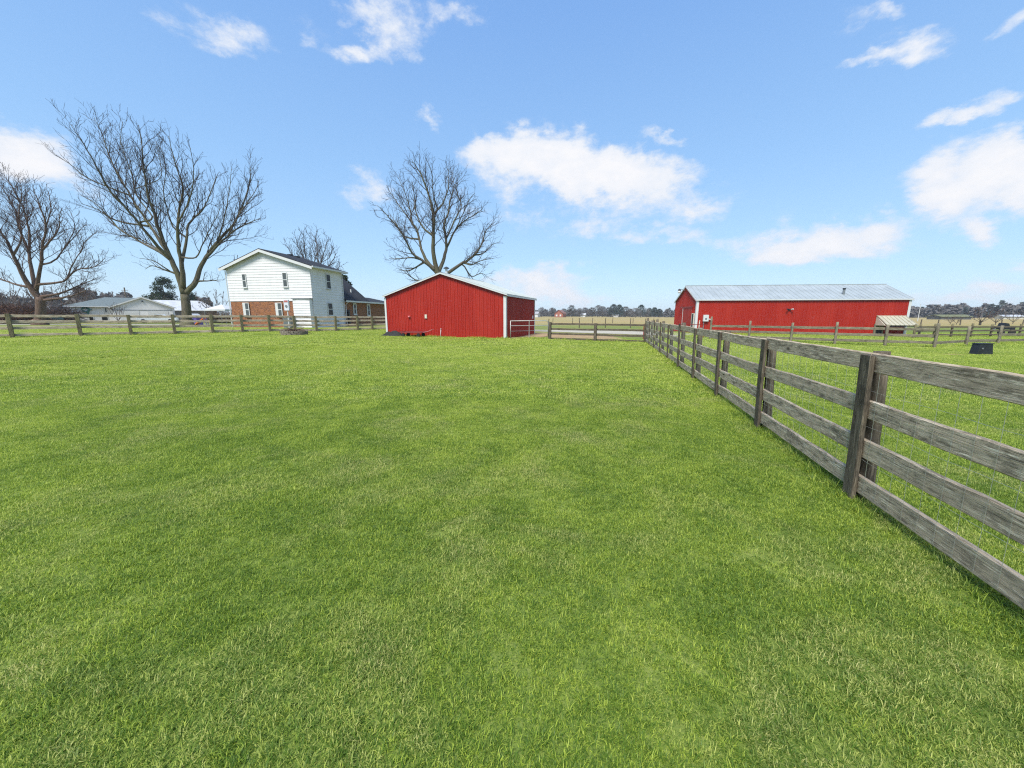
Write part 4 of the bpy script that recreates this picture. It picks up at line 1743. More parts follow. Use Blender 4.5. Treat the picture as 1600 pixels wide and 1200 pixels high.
# plastic play things by the maple trunk
p = at(305, 500, 50)
ph = empty('playhouse', (p.x, 50, gz(p.x, 50)))
tag(ph, 'small purple plastic playhouse right of the maple trunk', 'playhouse')
b = MB()
b.box(-.6, .6, -.5, .5, 0, 1.05)
b.build('wall', M['purple'], ph)
b = MB()
b.prism([(-.72, 1.05), (.72, 1.05), (0, 1.5)], 'y', -.6, .6)
b.build('roof', M['white'], ph)
b = MB()
b.box(-.2, .2, -.51, -.5, 0.02, .8)
b.build('door', M['black'], ph)
p = at(315, 500, 48)
sl_ = empty('toy_slide', (p.x, 48, gz(p.x, 48)))
tag(sl_, 'small orange plastic toy slide beside the purple playhouse', 'slide')
b = MB()
b.slab((-.8, -.2, .05), (-.8, .2, .05), (.4, .2, .85), (.4, -.2, .85), (0, 0, .05))
b.slab((-.8, -.25, .05), (-.8, -.2, .05), (.4, -.2, .85), (.4, -.25, .85), (0, 0, .14))
b.slab((-.8, .2, .05), (-.8, .25, .05), (.4, .25, .85), (.4, .2, .85), (0, 0, .14))
b.build('chute', M['orange'], sl_)
b = MB()
for s in (-.18, .18):
    b.tube([(.75, s, 0), (.42, s, .95)], .03, 6)
for k in range(3):
    b.tube([(.7 - k * .1, -.18, .2 + k * .25), (.7 - k * .1, .18, .2 + k * .25)], .025, 6)
b.build('ladder', M['purple'], sl_)

# ------------------------------------------------------------------ fire ring and black bin
p = at(460, 521, 27.5)
p.z = gz(p.x, p.y)
fr = empty('fire_ring', p)
tag(fr, 'round stone fire ring heaped with dead sticks on the lawn', 'fire ring')
rr = random.Random(4)
b = MB()
for row in range(2):
    n = 17
    for k in range(n):
        a_ = 2 * math.pi * (k + .5 * row) / n
        m = Matrix.Translation((.78 * math.cos(a_), .78 * math.sin(a_), row * .15)) @ Matrix.Rotation(a_ + rr.uniform(-.1, .1), 4, 'Z')
        b.box(-.09 + rr.uniform(-.02, .02), .09, -.135, .135, -.03, .13 + rr.uniform(0, .02), m)
b.build('stone_ring', M['stone'], fr)
b = MB()
for k in range(120):
    a_ = rr.uniform(0, 6.28)
    r_ = rr.uniform(0, .75)
    c_p = Vector((r_ * math.cos(a_), r_ * math.sin(a_), rr.uniform(.12, .42)))
    d = Vector((rr.uniform(-1, 1), rr.uniform(-1, 1), rr.uniform(-.25, .3))).normalized() * rr.uniform(.2, .5)
    b.tube([c_p - d, c_p + Vector((rr.uniform(-.04, .04),) * 3), c_p + d], [.02, .017, .008], 5)
b.build('sticks', M['stick'], fr)

root = empty('feed_bin', (20.9, 16.45, gz(20.9, 16.45)))
tag(root, 'black plastic bin with one slanted side on the grass at right', 'bin')
b = MB()
b.prism([(-.38, -.03), (.34, -.03), (.24, .47), (-.3, .47)], 'y', -.15, .15)
b.build('body', M['black'], root)
b = MB()
b.prism([(-.33, .472), (.27, .472), (.26, .5), (-.32, .5)], 'y', -.17, .17)
b.build('lid', M['black'], root)
b = MB()
b.box(-.22, -.15, -.17, -.152, .24, .3)
b.build('latch', M['greymetal'], root)

# cattle-style feeder silhouettes at far right fence
p = at(1588, 524, 33.5)
rt_ = empty('farm_implement', (p.x, 34.5, gz(p.x, 34.5)))
tag(rt_, 'dark small farm implement behind the distant fence at the right edge', 'implement')
b = MB()
b.box(-.7, .7, -.3, .3, .55, .8)
b.prism([(-.35, .8), (.3, .8), (.15, 1.1), (-.25, 1.15)], 'y', -.22, .22)
b.build('body', M['black'], rt_)
for sx in (-.5, .5):
    b = MB()
    b.tube([(sx, -.34, .3), (sx, -.22, .3)], .3, 16)
    b.build('wheel', M['tyre'], rt_)
b = MB()
b.tube([(-.7, 0, .6), (-1.5, 0, .4)], .04, 6)
b.build('drawbar', M['greymetal'], rt_)


# ------------------------------------------------------------------ bare trees
class Tree:
    def __init__(self, seed, maxtw=14000, dens=1.0, up=.22, tw=1.0, minr=.013):
        self.r = random.Random(seed)
        self.trunk = MB()
        self.crown = MB()
        self.dens = dens
        self.up = up
        self.tw = tw
        self.minr = minr
        self.lines = []      # (pts, radii) of guiding limbs

    def smooth(self, pts, n):
        """Catmull-Rom through pts"""
        P = [pts[0] * 2 - pts[1]] + list(pts) + [pts[-1] * 2 - pts[-2]]
        out = []
        for i in range(1, len(P) - 2):
            for k in range(n):
                t = k / n
                p0, p1, p2, p3 = P[i - 1], P[i], P[i + 1], P[i + 2]
                out.append(.5 * ((2 * p1) + (p2 - p0) * t + (2 * p0 - 5 * p1 + 4 * p2 - p3) * t * t + (3 * p1 - p0 - 3 * p2 + p3) * t ** 3))
        out.append(pts[-1])
        return out

    def limb(self, pts, r0, r1=.03, sides=8, target=None, gn=.05, kids=True):
        pts = self.smooth([Vector(p) for p in pts], 4)
        L = sum((pts[i + 1] - pts[i]).length for i in range(len(pts) - 1))
        for i in range(1, len(pts)):
            k = gn * L / len(pts)
            pts[i] = pts[i] + Vector((self.r.gauss(0, k), self.r.gauss(0, k), self.r.gauss(0, k)))
        n = len(pts)
        rad = [r0 + (r1 - r0) * (i / (n - 1)) ** .6 for i in range(n)]
        (target or self.trunk).tube(pts, rad, sides)
        self.lines.append((pts, rad))
        if kids:
            self.children(pts, rad, 1, L)
        return pts, rad

    def children(self, pts, rad, lvl, L):
        r = self.r
        space = {1: .5, 2: .42, 3: .36}[lvl] / self.dens
        seg = [(pts[i + 1] - pts[i]).length for i in range(len(pts) - 1)]
        tot = sum(seg)
        start = {1: .26, 2: .18, 3: .1}[lvl] * tot
        s = start + r.uniform(0, space)
        ang = r.uniform(0, 6.28)
        while s < tot:
            acc = 0
            for i, q in enumerate(seg):
                if acc + q >= s:
                    break
                acc += q
            f = (s - acc) / max(seg[i], 1e-6)
            p = pts[i].lerp(pts[i + 1], f)
            d = (pts[i + 1] - pts[i]).normalized()
            pr = rad[i] + (rad[i + 1] - rad[i]) * f
            ang += 2.4 + r.uniform(-.5, .5)
            a = d.orthogonal().normalized()
            b_ = d.cross(a)
            side = a * math.cos(ang) + b_ * math.sin(ang)
            op = r.uniform(.38, .9)
            nd = (d * math.cos(op) + side * math.sin(op) + Vector((0, 0, self.up))).normalized()
            t = s / tot
            ln = {1: r.uniform(.2, .4) * L * (1.15 - .88 * t) + .35, 2: r.uniform(.26, .5) * L * (1.1 - .6 * t) + .25, 3: r.uniform(.3, .75)}[lvl]
            ln *= self.tw
            ln = min(ln, {1: 6.2, 2: 2.6, 3: .9}[lvl])
            self.twig(p, nd, ln, min(pr * .6, {1: .045, 2: .019, 3: .012}[lvl]), lvl + 1)
            s += space * r.uniform(.6, 1.5)

    def twig(self, p, d, L, r0, lvl):
        r = self.r
        n = {2: 6, 3: 4, 4: 2}[lvl]
        pts = [p]
        d = d.copy()
        wob = {2: .13, 3: .15, 4: .15}[lvl]
        for i in range(n):
            d = (d + Vector((r.gauss(0, wob), r.gauss(0, wob), r.gauss(0, wob) + self.up * .35))).normalized()
            pts.append(pts[-1] + d * (L / n))
        rt = max(self.minr, r0 * .3)
        r0 = max(r0, self.minr * 1.1)
        rad = [r0 + (rt - r0) * i / n for i in range(n + 1)]
        self.crown.tube(pts, rad, 5 if lvl == 2 else 3, False)
        if lvl < 4:
            self.children(pts, rad, lvl, L)

    def near(self, q):
        best = None
        for pts, rad in self.lines:
            for p, rr_ in zip(pts, rad):
                dd = (p.x - q.x) ** 2 + (p.z - q.z) ** 2
                if best is None or dd < best[0]:
                    best = (dd, p, rr_)
        return best

    def finish(self, label, base, bark, twig, cat='tree', group=None, name='bare_tree'):
        root = empty(name, base)
        tag(root, label, cat, group)
        for nm, mb, mt in (('trunk', self.trunk, bark), ('crown', self.crown, twig)):
            o = mb.build(nm, mt, root, smooth=True)
            o.data.transform(Matrix.Translation(-Vector(base)))
        return root


def traced_tree(label, basepx, depth, limbs, scale, off, r0, seed, bark, twig, trunk_top, dens=1.0, up=.22, spread=.35, trunk_extra=(), minr=.014):
    """limbs: main limbs as polylines in a photo crop; each gets its own way forwards or backwards from the trunk"""
    T = Tree(seed, dens=dens, up=up, minr=minr)
    rr_ = random.Random(seed + 5)
    bx_, by_ = basepx
    kx_ = .985
    ky_ = .962

    def conv(q):
        return (bx_ + (off[0] + q[0] / scale - bx_) * kx_, by_ + (off[1] + q[1] / scale - by_) * ky_)
    gx_ = ray(bx_, by_)[0] * depth
    base = Vector((gx_, depth, gz(gx_, depth)))
    tt = at(*conv(trunk_top), depth)
    mid = base.lerp(tt, .5)
    T.limb([base + Vector((0, 0, -.3)), base + Vector((0, 0, .35)), mid + Vector((.05, 0, 0)), tt], r0, r0 * .72, 14, gn=.01, kids=False)
    T.trunk.tube([base + Vector((0, 0, -.3)), base + Vector((0, 0, .1)), base + Vector((0, 0, .8))], [r0 * 1.5, r0 * 1.28, r0 * .95], 14)
    for k, (w, lm) in enumerate(limbs):
        cpx = [conv(q) for q in lm]
        q0 = at(*cpx[0], depth)
        bd = T.near(q0)
        st, pr = bd[1], bd[2]
        drift = rr_.uniform(-1, 1) * spread
        if k % 2:
            drift = abs(drift) + .05
        else:
            drift = -abs(drift) - .05
        pts = [st]
        acc = 0
        for i in range(1, len(cpx)):
            a = at(*cpx[i - 1], depth)
            c = at(*cpx[i], depth)
            acc += (c - a).length
            yy_ = st.y + drift * acc * (1 - .02 * acc)
            pts.append(at(*cpx[i], yy_))
        pts[-1] = pts[-2].lerp(pts[-1], .78)
        T.limb(pts, min(pr * .92, r0 * w), .018, 8, gn=.04)
    return T.finish(label, base, bark, twig)


T2 = [(.66, [(950, 1050), (925, 950), (880, 850), (830, 720), (800, 620), (770, 530), (748, 400), (735, 250), (712, 110)]),
      (.62, [(990, 1070), (1020, 990), (1050, 900), (1110, 810), (1170, 735), (1230, 665), (1275, 560), (1305, 450), (1312, 350)]),
      (.56, [(960, 1030), (950, 920), (930, 800), (925, 700), (935, 590), (950, 480), (905, 330), (868, 165)]),
      (.44, [(880, 850), (800, 720), (720, 600), (660, 500), (605, 400), (560, 300), (520, 180), (470, 80)]),
      (.42, [(890, 870), (820, 800), (740, 700), (650, 590), (560, 490), (510, 400), (430, 250), (335, 110)]),
      (.38, [(895, 890), (830, 830), (720, 770), (620, 710), (560, 640), (480, 560), (390, 510)]),
      (.3, [(560, 490), (450, 430), (350, 350), (250, 290)]),
      (.38, [(965, 900), (970, 780), (985, 680), (1050, 610), (1080, 555), (1120, 450), (1150, 380)]),
      (.34, [(1060, 880), (1140, 790), (1230, 710), (1320, 665), (1375, 640)]),
      (.34, [(1110, 820), (1145, 740), (1180, 610), (1200, 480), (1212, 350)]),
      (.3, [(925, 760), (900, 690), (870, 600), (850, 500), (862, 370), (820, 220)]),
      (.28, [(820, 700), (790, 640), (705, 520), (680, 400), (625, 240), (640, 90)]),
      (.24, [(905, 960), (850, 925), (790, 905), (740, 930)]),
      (.22, [(1035, 1010), (1100, 985), (1190, 980)]),
      (.3, [(985, 680), (965, 600), (1000, 500), (1010, 380), (985, 230)]),
      (.24, [(880, 860), (780, 790), (660, 740), (580, 760)]),
      (.25, [(740, 700), (600, 660), (500, 600), (390, 560)]),
      (.22, [(1180, 720), (1260, 610), (1330, 510), (1360, 420)]),
      (.2, [(900, 960), (800, 880), (700, 860)]),
      (.22, [(770, 530), (830, 430), (830, 330), (800, 200)]),
      (.2, [(960, 850), (1020, 860), (1060, 780), (1110, 680), (1170, 560)])]
traced_tree('largest bare spreading maple with forked trunk behind the left fence', (293, 511), 43, T2, 3.333, (0, 140), .56, 7, M['bark'], M['twig'], (962, 1060), dens=1.02, up=.22, spread=.42, minr=.0095)

T1 = [(.6, [(190, 1080), (140, 1000), (90, 900), (60, 830), (20, 750), (-50, 640), (-90, 520)]),
      (.55, [(200, 1060), (170, 960), (150, 850), (152, 740), (130, 620), (60, 480), (5, 395)]),
      (.6, [(215, 1050), (215, 900), (222, 800), (240, 700), (215, 600), (185, 520), (165, 470)]),
      (.4, [(222, 900), (280, 880), (345, 800), (390, 700), (370, 600)]),
      (.45, [(240, 1040), (330, 990), (400, 930), (500, 910), (570, 850)]),
      (.36, [(235, 1080), (330, 1050), (440, 1000), (540, 960)]),
      (.34, [(240, 1100), (350, 1075), (430, 1050), (490, 1010)]),
      (.34, [(240, 700), (265, 600), (255, 520), (240, 485)]),
      (.3, [(350, 960), (380, 900), (410, 850), (450, 770), (520, 710)]),
      (.34, [(60, 830), (100, 700), (75, 600), (20, 500), (-30, 430)]),
      (.28, [(222, 800), (300, 720), (310, 640), (330, 580)]),
      (.3, [(150, 850), (110, 760), (95, 650), (110, 520), (100, 430)]),
      (.3, [(150, 1030), (60, 1000), (-30, 960), (-90, 900)]),
      (.25, [(345, 800), (400, 740), (440, 690), (480, 690)])]
traced_tree('bare brown multi-limbed maple at the far left edge', (62, 503), 52, T1, 3.333, (0, 140), .66, 13, M['barkred'], M['twigred'], (212, 1075), dens=1.25, up=.2, spread=.35, minr=.011)

T3 = [(.6, [(520, 980), (505, 850), (500, 700), (505, 580), (480, 450), (430, 300), (380, 210), (342, 150)]),
      (.4, [(505, 580), (560, 480), (600, 380), (602, 280), (600, 190)]),
      (.35, [(528, 520), (500, 400), (492, 270), (437, 120)]),
      (.6, [(570, 970), (575, 850), (590, 750), (575, 620), (600, 540), (620, 440), (650, 350), (705, 290)]),
      (.4, [(590, 750), (650, 660), (720, 590), (800, 540), (855, 490)]),
      (.55, [(500, 980), (460, 880), (420, 790), (390, 660), (355, 600), (340, 500), (300, 380), (240, 245)]),
      (.42, [(490, 960), (440, 880), (360, 820), (310, 720), (260, 640), (180, 550), (105, 470)]),
      (.3, [(390, 730), (300, 700), (240, 600), (190, 520)]),
      (.45, [(610, 970), (680, 900), (760, 850), (830, 760), (860, 660), (945, 580)]),
      (.28, [(780, 840), (840, 820), (900, 760), (975, 735)]),
      (.28, [(430, 890), (350, 850), (250, 860), (185, 855)]),
      (.25, [(440, 900), (340, 940), (250, 930)]),
      (.25, [(500, 1000), (400, 1010), (330, 970), (270, 920)]),
      (.26, [(640, 940), (700, 900), (760, 980), (830, 960), (890, 1000)]),
      (.3, [(650, 660), (700, 550), (745, 450), (795, 385)]),
      (.26, [(355, 600), (290, 520), (210, 400), (175, 330)]),
      (.26, [(500, 700), (430, 640), (380, 520), (370, 400), (350, 300)]),
      (.3, [(575, 700), (660, 560), (690, 480), (640, 330), (625, 210)]),
      (.26, [(700, 890), (760, 900), (830, 870), (930, 850)])]
traced_tree('bare dark spreading tree rising behind the small red shed', (691, 506), 46, T3, 4.285, (560, 200), .58, 19, M['bark'], M['twig'], (545, 1000), dens=1.15, up=.1, spread=.4, minr=.0098)

T4 = [(.5, [(640, 900), (560, 560), (480, 380), (430, 200)]), (.5, [(650, 900), (660, 600), (700, 350), (590, 150)]),
      (.5, [(660, 880), (740, 560), (790, 380), (820, 250)]), (.4, [(640, 820), (500, 600), (400, 450), (330, 320)]),
      (.45, [(680, 880), (820, 620), (900, 480), (930, 420)]), (.4, [(700, 860), (870, 700), (960, 600), (1010, 640)]),
      (.35, [(650, 700), (560, 450), (540, 260), (530, 150)]), (.35, [(700, 600), (690, 400), (680, 170)]),
      (.35, [(740, 600), (850, 480), (870, 300)])]
traced_tree('bare tree with rounded crown behind the farmhouse roof', (492, 506), 68, T4, 7.27, (400, 330), .36, 23, M['barkgrey'], M['twig'], (650, 900), dens=1.0, up=.25, spread=.3, minr=.016)


def generic_tree(seed, H, spread, dens=.5, r0=.2, minr=.03, stems=1, up=.25, fork=.3):
    T = Tree(seed, dens=dens, up=up, minr=minr, tw=.9)
    rr_ = random.Random(seed)
    tt = Vector((0, 0, H * fork))
    T.limb([(0, 0, -.2), (rr_.uniform(-.1, .1), 0, H * fork * .5), tt], r0, r0 * .7, 7, gn=.02, kids=False)
    n = 7
    for k in range(n):
        a = 2 * math.pi * k / n + rr_.uniform(-.4, .4)
        e = rr_.uniform(.35, 1.0)
        top = Vector((math.cos(a) * spread * e, math.sin(a) * spread * e, H * (1 - .35 * e * rr_.uniform(.6, 1.2))))
        md = tt.lerp(top, .5) + Vector((math.cos(a), math.sin(a), 0)) * spread * .12
        T.limb([tt * rr_.uniform(.7, 1), md, top], r0 * .5, minr * 1.2, 5, gn=.06)
    return T


def generic_finish(T, label, loc, bark, twig, name='bare_tree', group=None, cat='tree'):
    r_ = T.finish(label, (0, 0, 0), bark, twig, cat, group, name)
    r_.location = loc
    return r_


def place(px, depth):
    x = ray(px, 495)[0] * depth
    return Vector((x, depth, gz(x, depth)))


# small ornamental tree before the garage
t_ = generic_finish(generic_tree(41, 3.4, 1.5, .9, .07, .014, fork=.12), 'small bare ornamental tree before the bungalow garage corner', place(184, 62), M['twigred'], M['twigred'])
# thicket of bare trees behind the leftmost maple
protoA = generic_finish(generic_tree(43, 10.5, 4.6, .42, .2, .035), 'bare tree', place(12, 92), M['barkgrey'], M['twigred'], group='bare trees behind the leftmost maple')
protoB = generic_finish(generic_tree(47, 8.5, 4.2, .5, .16, .032, fork=.15), 'bare tree', place(150, 88), M['barkgrey'], M['twigred'], group='bare trees behind the leftmost maple')
spots = [(12, 92, 1.05, 0), (150, 88, 1.0, 1), (-40, 95, 1.1, 0), (40, 98, .95, 1), (72, 90, .9, 0), (100, 100, .9, 1), (125, 94, .85, 0), (168, 97, .8, 1), (-75, 90, 1.2, 1), (-110, 93, 1.1, 0), (55, 106, 1.1, 1), (0, 108, 1.15, 1), (182, 104, .7, 0)]
seen = [False, False]
for i, (px, dp, sc, kd) in enumerate(spots):
    pr = (protoA, protoB)[kd]
    t_ = pr if not seen[kd] else copy_tree(pr)
    seen[kd] = True
    t_.location = place(px, dp)
    t_.rotation_euler.z = i * 1.7
    t_.scale = (sc, sc, sc)
    rk = sorted(q[0] for q in spots if q[3] == kd).index(px)
    t_['label'] = ('leftmost', 'second from left', 'third from left', 'fourth from left', 'fifth from left', 'sixth from left', 'rightmost')[rk] + (' of the tall bare trees', ' of the low forked bare trees')[kd] + ' behind the leftmost maple'
for (px, dp, sc, lb) in ((338, 78, .85, 'bare twiggy tree in the gap between white roofed barn and farmhouse'), (322, 100, .8, 'smaller faint bare tree right of the white roofed barn'),
                         (421, 74, 1.62, 'thin bare treetop just right of the farmhouse roof peak')):
    t_ = copy_tree(protoB)
    t_.location = place(px, dp)
    t_.scale = (sc,) * 3
    t_.rotation_euler.z = px
    t_['label'] = lb
    del t_['group']


# low tangled brush, brown
def brush(label, px, dp, w, h, n, seed, mat, name='bush'):
    rr_ = random.Random(seed)
    b = MB()
    for k in range(n):
        a = rr_.uniform(0, 6.28)
        r_ = w * math.sqrt(rr_.random()) * .8
        p = Vector((r_ * math.cos(a), r_ * math.sin(a) * .6, 0))
        d = Vector((math.cos(a) * .7, math.sin(a) * .5, 1.1)).normalized()
        pts = [p]
        for s in range(5):
            d = (d + Vector((rr_.gauss(0, .35), rr_.gauss(0, .35), rr_.gauss(0, .25) - .1 * s * .6))).normalized()
            q = pts[-1] + d * h * .3
            q.z = max(q.z, .05)
            pts.append(q)
        b.tube(pts, [.035, .03, .025, .022, .02, .018], 3, False)
    o = b.build(name, mat, None, place(px, dp))
    return tag(o, label, 'bush')


brush('rust brown tangled bush left of the leftmost maple trunk', 22, 60, 3.2, 2.4, 1100, 3, simple('rust_twigs', (.1, .045, .025), .9, 0, .4))
brush('grey brown bush right of the leftmost maple trunk', 93, 66, 2.2, 2.2, 500, 4, M['twigred'])
brush('dark brown bush under the leftmost maple', 62, 70, 3.4, 1.9, 700, 5, M['stick'])
brush('dark hedge bush behind the white roofed barn corner', 345, 66, 2.2, 1.7, 380, 6, M['stick'])


# evergreens
def evergreen(label, px, dp, H, Wd, seed, n=5200, pointed=.3, group=None, leaf=.2):
    rr_ = random.Random(seed)
    root = empty('evergreen_tree', place(px, dp))
    tag(root, label, 'tree', group)
    b = MB()
    b.tube([(0, 0, -.2), (.05, 0, H * .5), (0, 0, H * .92)], [H * .025, H * .017, .02], 8)
    b.build('trunk', M['bark'], root)
    b = MB()
    cl = []
    for k in range(60):
        t = rr_.uniform(.08, 1)
        rad = Wd * ((1 - t) ** .75 * pointed * 2 + (1 - pointed) * math.sin(math.pi * min(1, t * .8 + .15))) * .8
        a = rr_.uniform(0, 6.28)
        q = rr_.uniform(.3, 1) * rad
        cl.append((Vector((q * math.cos(a), q * math.sin(a), t * H)), rr_.uniform(.09, .17) * Wd * 1.6 + .15, rr_.random()))
    for k in range(n):
        c, s, tn = rr_.choice(cl)
        d = Vector((rr_.gauss(0, 1), rr_.gauss(0, 1), rr_.gauss(0, .6))).normalized() * s * rr_.uniform(.5, 1)
        p = c + d
        a = Vector((rr_.gauss(0, 1), rr_.gauss(0, 1), rr_.gauss(0, .6))).normalized() * leaf
        c2 = a.orthogonal().normalized() * leaf * .5
        n0 = len(b.v)
        b.v += [tuple(p - a), tuple(p + c2), tuple(p + a), tuple(p - c2)]
        b.f.append((n0, n0 + 1, n0 + 2, n0 + 3))
        v_ = max(0, min(1, tn * .6 + rr_.random() * .4))
        b.c += [v_] * 4
    b.build('crown', M['ever'], root)
    return root


evergreen('dark evergreen behind the white roofed barn left of the big maple', 262, 125, 13.6, 5.6, 61, 6500, .25, leaf=.22)
evergreen('second dark evergreen peeking out right of the big maple trunk', 303, 130, 8.8, 3.3, 62, 2400, .3, leaf=.22)
evergreen('dark evergreen peeking above the rear wing of the farmhouse', 541, 66, 8.0, 2.6, 63, 4200, .3, leaf=.2)

# ------------------------------------------------------------------ far horizon
FARG = 'trees along the far edge of the straw field'


def far_cluster_tree(seed, H, Wd, n, leaf, kind):
    """a far tree: stem, limbs and a cloud of twig clumps"""
    rr_ = random.Random(seed)
    b = MB()
    b.tube([(0, 0, -.5), (0, 0, H * .55)], [.22, .12], 5)
    for k in range(7):
        a = rr_.uniform(0, 6.28)
        b.tube([(0, 0, H * rr_.uniform(.15, .4)), (math.cos(a) * Wd * .4, math.sin(a) * Wd * .4, H * rr_.uniform(.6, .85))], [.12, .04], 4, False)
    c = MB()
    for k in range(n):
        t = rr_.uniform(.18, 1.0)
        if kind == 'pine':
            rad = Wd * .5 * math.sin(math.pi * (t * .72 + .24)) ** .6
        else:
            rad = Wd * .5 * math.sin(math.pi * (t * .8 + .12)) ** .7
        a = rr_.uniform(0, 6.28)
        q = rad * math.sqrt(rr_.random())
        p = Vector((q * math.cos(a), q * math.sin(a), t * H))
        dd = Vector((rr_.gauss(0, 1), rr_.gauss(0, 1), rr_.gauss(0, 1) + .5)).normalized() * leaf
        e = dd.orthogonal().normalized() * leaf * (.35 if kind == 'pine' else .14)
        n0 = len(c.v)
        c.v += [tuple(p - dd), tuple(p + e), tuple(p + dd), tuple(p - e)]
        c.f.append((n0, n0 + 1, n0 + 2, n0 + 3))
        c.c += [rr_.random()] * 4
    return b, c


def far_tree(label, px, dp, H, Wd, kind, seed, group=FARG):
    root = empty('far_tree', place(px, dp))
    tag(root, label, 'tree', group)
    b, c = far_cluster_tree(seed, H, Wd, 520 if kind == 'pine' else 620, .7, kind)
    b.build('trunk', M['barkgrey'], root)
    c.build('crown', M['farpine'] if kind == 'pine' else M['farbare'], root)
    return root


protos = [far_tree('tall', 1001, 290, 9.5, 8, 'pine', 71), far_tree('b', 870, 300, 7.5, 7, 'bare', 72), far_tree('c', 990, 300, 6.5, 10, 'bare', 73)]
protos[0]['label'] = 'tallest dark pointed evergreen on the far field edge between the barns'
protos[1].location = place(846, 300)
protos[1]['label'] = 'grey bare far tree above the distant white house'
protos[2].location = place(993, 262)
protos[2]['label'] = 'broad low brown bare far tree before the dark evergreens'
plant = [(862, .9, 1, 'bare far tree left of the small brick house chimney end'), (881, 1.0, 1, 'bare far tree rising just right of the small brick house'), (893, 1.15, 1, None), (905, 1.05, 1, None),
         (914, 1.15, 1, None), (925, 1.0, 1, None), (934, 1.2, 1, None), (941, 1.25, 1, None), (951, 1.2, 1, None), (958, 1.1, 0, 'rounded dark evergreen mid way along the far field edge'),
         (967, 1.05, 0, 'second rounded dark evergreen along the far field edge'), (977, 1.2, 1, None), (1014, .85, 0, 'dark evergreen right of the tallest pointed one'),
         (1022, .9, 0, 'next dark evergreen in the right hand cluster of the field edge'), (1030, .82, 0, 'last dark evergreen at the right end of the field edge'), (1010, 1.0, 2, 'low brown bare far tree below the dark evergreens'),
         (984, 1.0, 1, None), (838, .8, 1, 'bare far tree close to the shed edge')]
ORD = ['', 'first', 'second', 'third', 'fourth', 'fifth', 'sixth', 'seventh', 'eighth', 'ninth', 'tenth', 'eleventh']
nth = 0
for i, (px, sc, kd, lb) in enumerate(plant):
    t_ = copy_tree(protos[kd])
    t_.location = place(px, 300 + (i * 37) % 30)
    t_.scale = (sc, sc, sc * random.Random(i).uniform(.85, 1.12))
    t_.rotation_euler.z = i * 2.1
    if lb is None:
        nth += 1
        lb = ORD[nth] + ' grey brown bare far tree counting right from the distant brick house'
    t_['label'] = lb


# mass of woods along the horizon: two bodies of trees, one bare, one pine
def woods(name, spans, kind, mat, leaf, n_each, seed):
    rr_ = random.Random(seed)
    c = MB()
    for (az0, az1, dist, H, step, dj) in spans:
        a = az0
        while a < az1:
            d = dist + rr_.uniform(-dj, dj)
            x, y = d * math.sin(R(a)), d * math.cos(R(a))
            z = gz(x, y)
            h = H * rr_.uniform(.7, 1.2)
            w_ = h * rr_.uniform(.55, .9)
            for k in range(n_each):
                t = rr_.uniform(.02, 1.0)
                rad = w_ * .5 * ((1.05 - t) ** .6 if kind == 'pine' else math.sin(math.pi * (t * .75 + .2)) ** .6)
                an = rr_.uniform(0, 6.28)
                q = rad * math.sqrt(rr_.random())
                p = Vector((x + q * math.cos(an), y + q * math.sin(an), z + t * h))
                dd = Vector((rr_.gauss(0, 1), rr_.gauss(0, 1), rr_.gauss(0, 1) + .6)).normalized() * leaf
                e = dd.orthogonal().normalized() * leaf * .5
                n0 = len(c.v)
                c.v += [tuple(p - dd), tuple(p + e), tuple(p + dd), tuple(p - e)]
                c.f.append((n0, n0 + 1, n0 + 2, n0 + 3))
                c.c += [rr_.random()] * 4
            c.tube([(x, y, z - 1), (x, y, z + h * .6)], [.3, .2], 4, False)
            c.c += [.3] * 8
            a += step * rr_.uniform(.6, 1.4)
    o = c.build(name, mat)
    return tag(o, kind='stuff')


o = woods('distant_woods', [(-75, -38, 260, 11, .9, 30), (-4, 32, 430, 6.5, .45, 40), (44, 66, 430, 9.0, .3, 45), (66, 150, 500, 13, 1.5, 40), (150, 285, 520, 12, 2.0, 40)], 'bare', M['farbare'], 1.5, 170, 81)
o['label'] = 'grey brown bare woods along the horizon'
o = woods('distant_pines', [(44, 68, 440, 10, .7, 40), (-70, -45, 280, 10, 4, 20), (5, 24, 530, 9, 1.6, 20)], 'pine', M['farpine'], 1.3, 150, 82)
o['label'] = 'dark pines mixed into the woods along the horizon'


# far houses in the straw field
def small_house(label, px, dp, w, d, e, r, rz, wallm, roofm, seed=0):
    p = place(px, dp)
    root = empty('far_house', p, rz)
    tag(root, label, 'house', 'houses at the far edge of the straw field')
    b = MB()
    b.prism([(-w / 2, -.3), (w / 2, -.3), (w / 2, e), (0, r), (-w / 2, e)], 'y', 0, d)
    b.build('wall', wallm, root)
    b = MB()
    s_ = (r - e) / (w / 2)
    b.slab((-w / 2 - .4, -.4, e - s_ * .4), (-w / 2 - .4, d + .4, e - s_ * .4), (0, d + .4, r), (0, -.4, r), (0, 0, .2))
    b.slab((w / 2 + .4, -.4, e - s_ * .4), (w / 2 + .4, d + .4, e - s_ * .4), (0, d + .4, r), (0, -.4, r), (0, 0, .2))
    b.build('roof', roofm, root)
    for s in (-w * .25, w * .2):
        b = MB()
        b.box(s - .6, s + .6, -.06, -.005, .7, 2.0)
        b.build('window', M['white'], root)
    return root


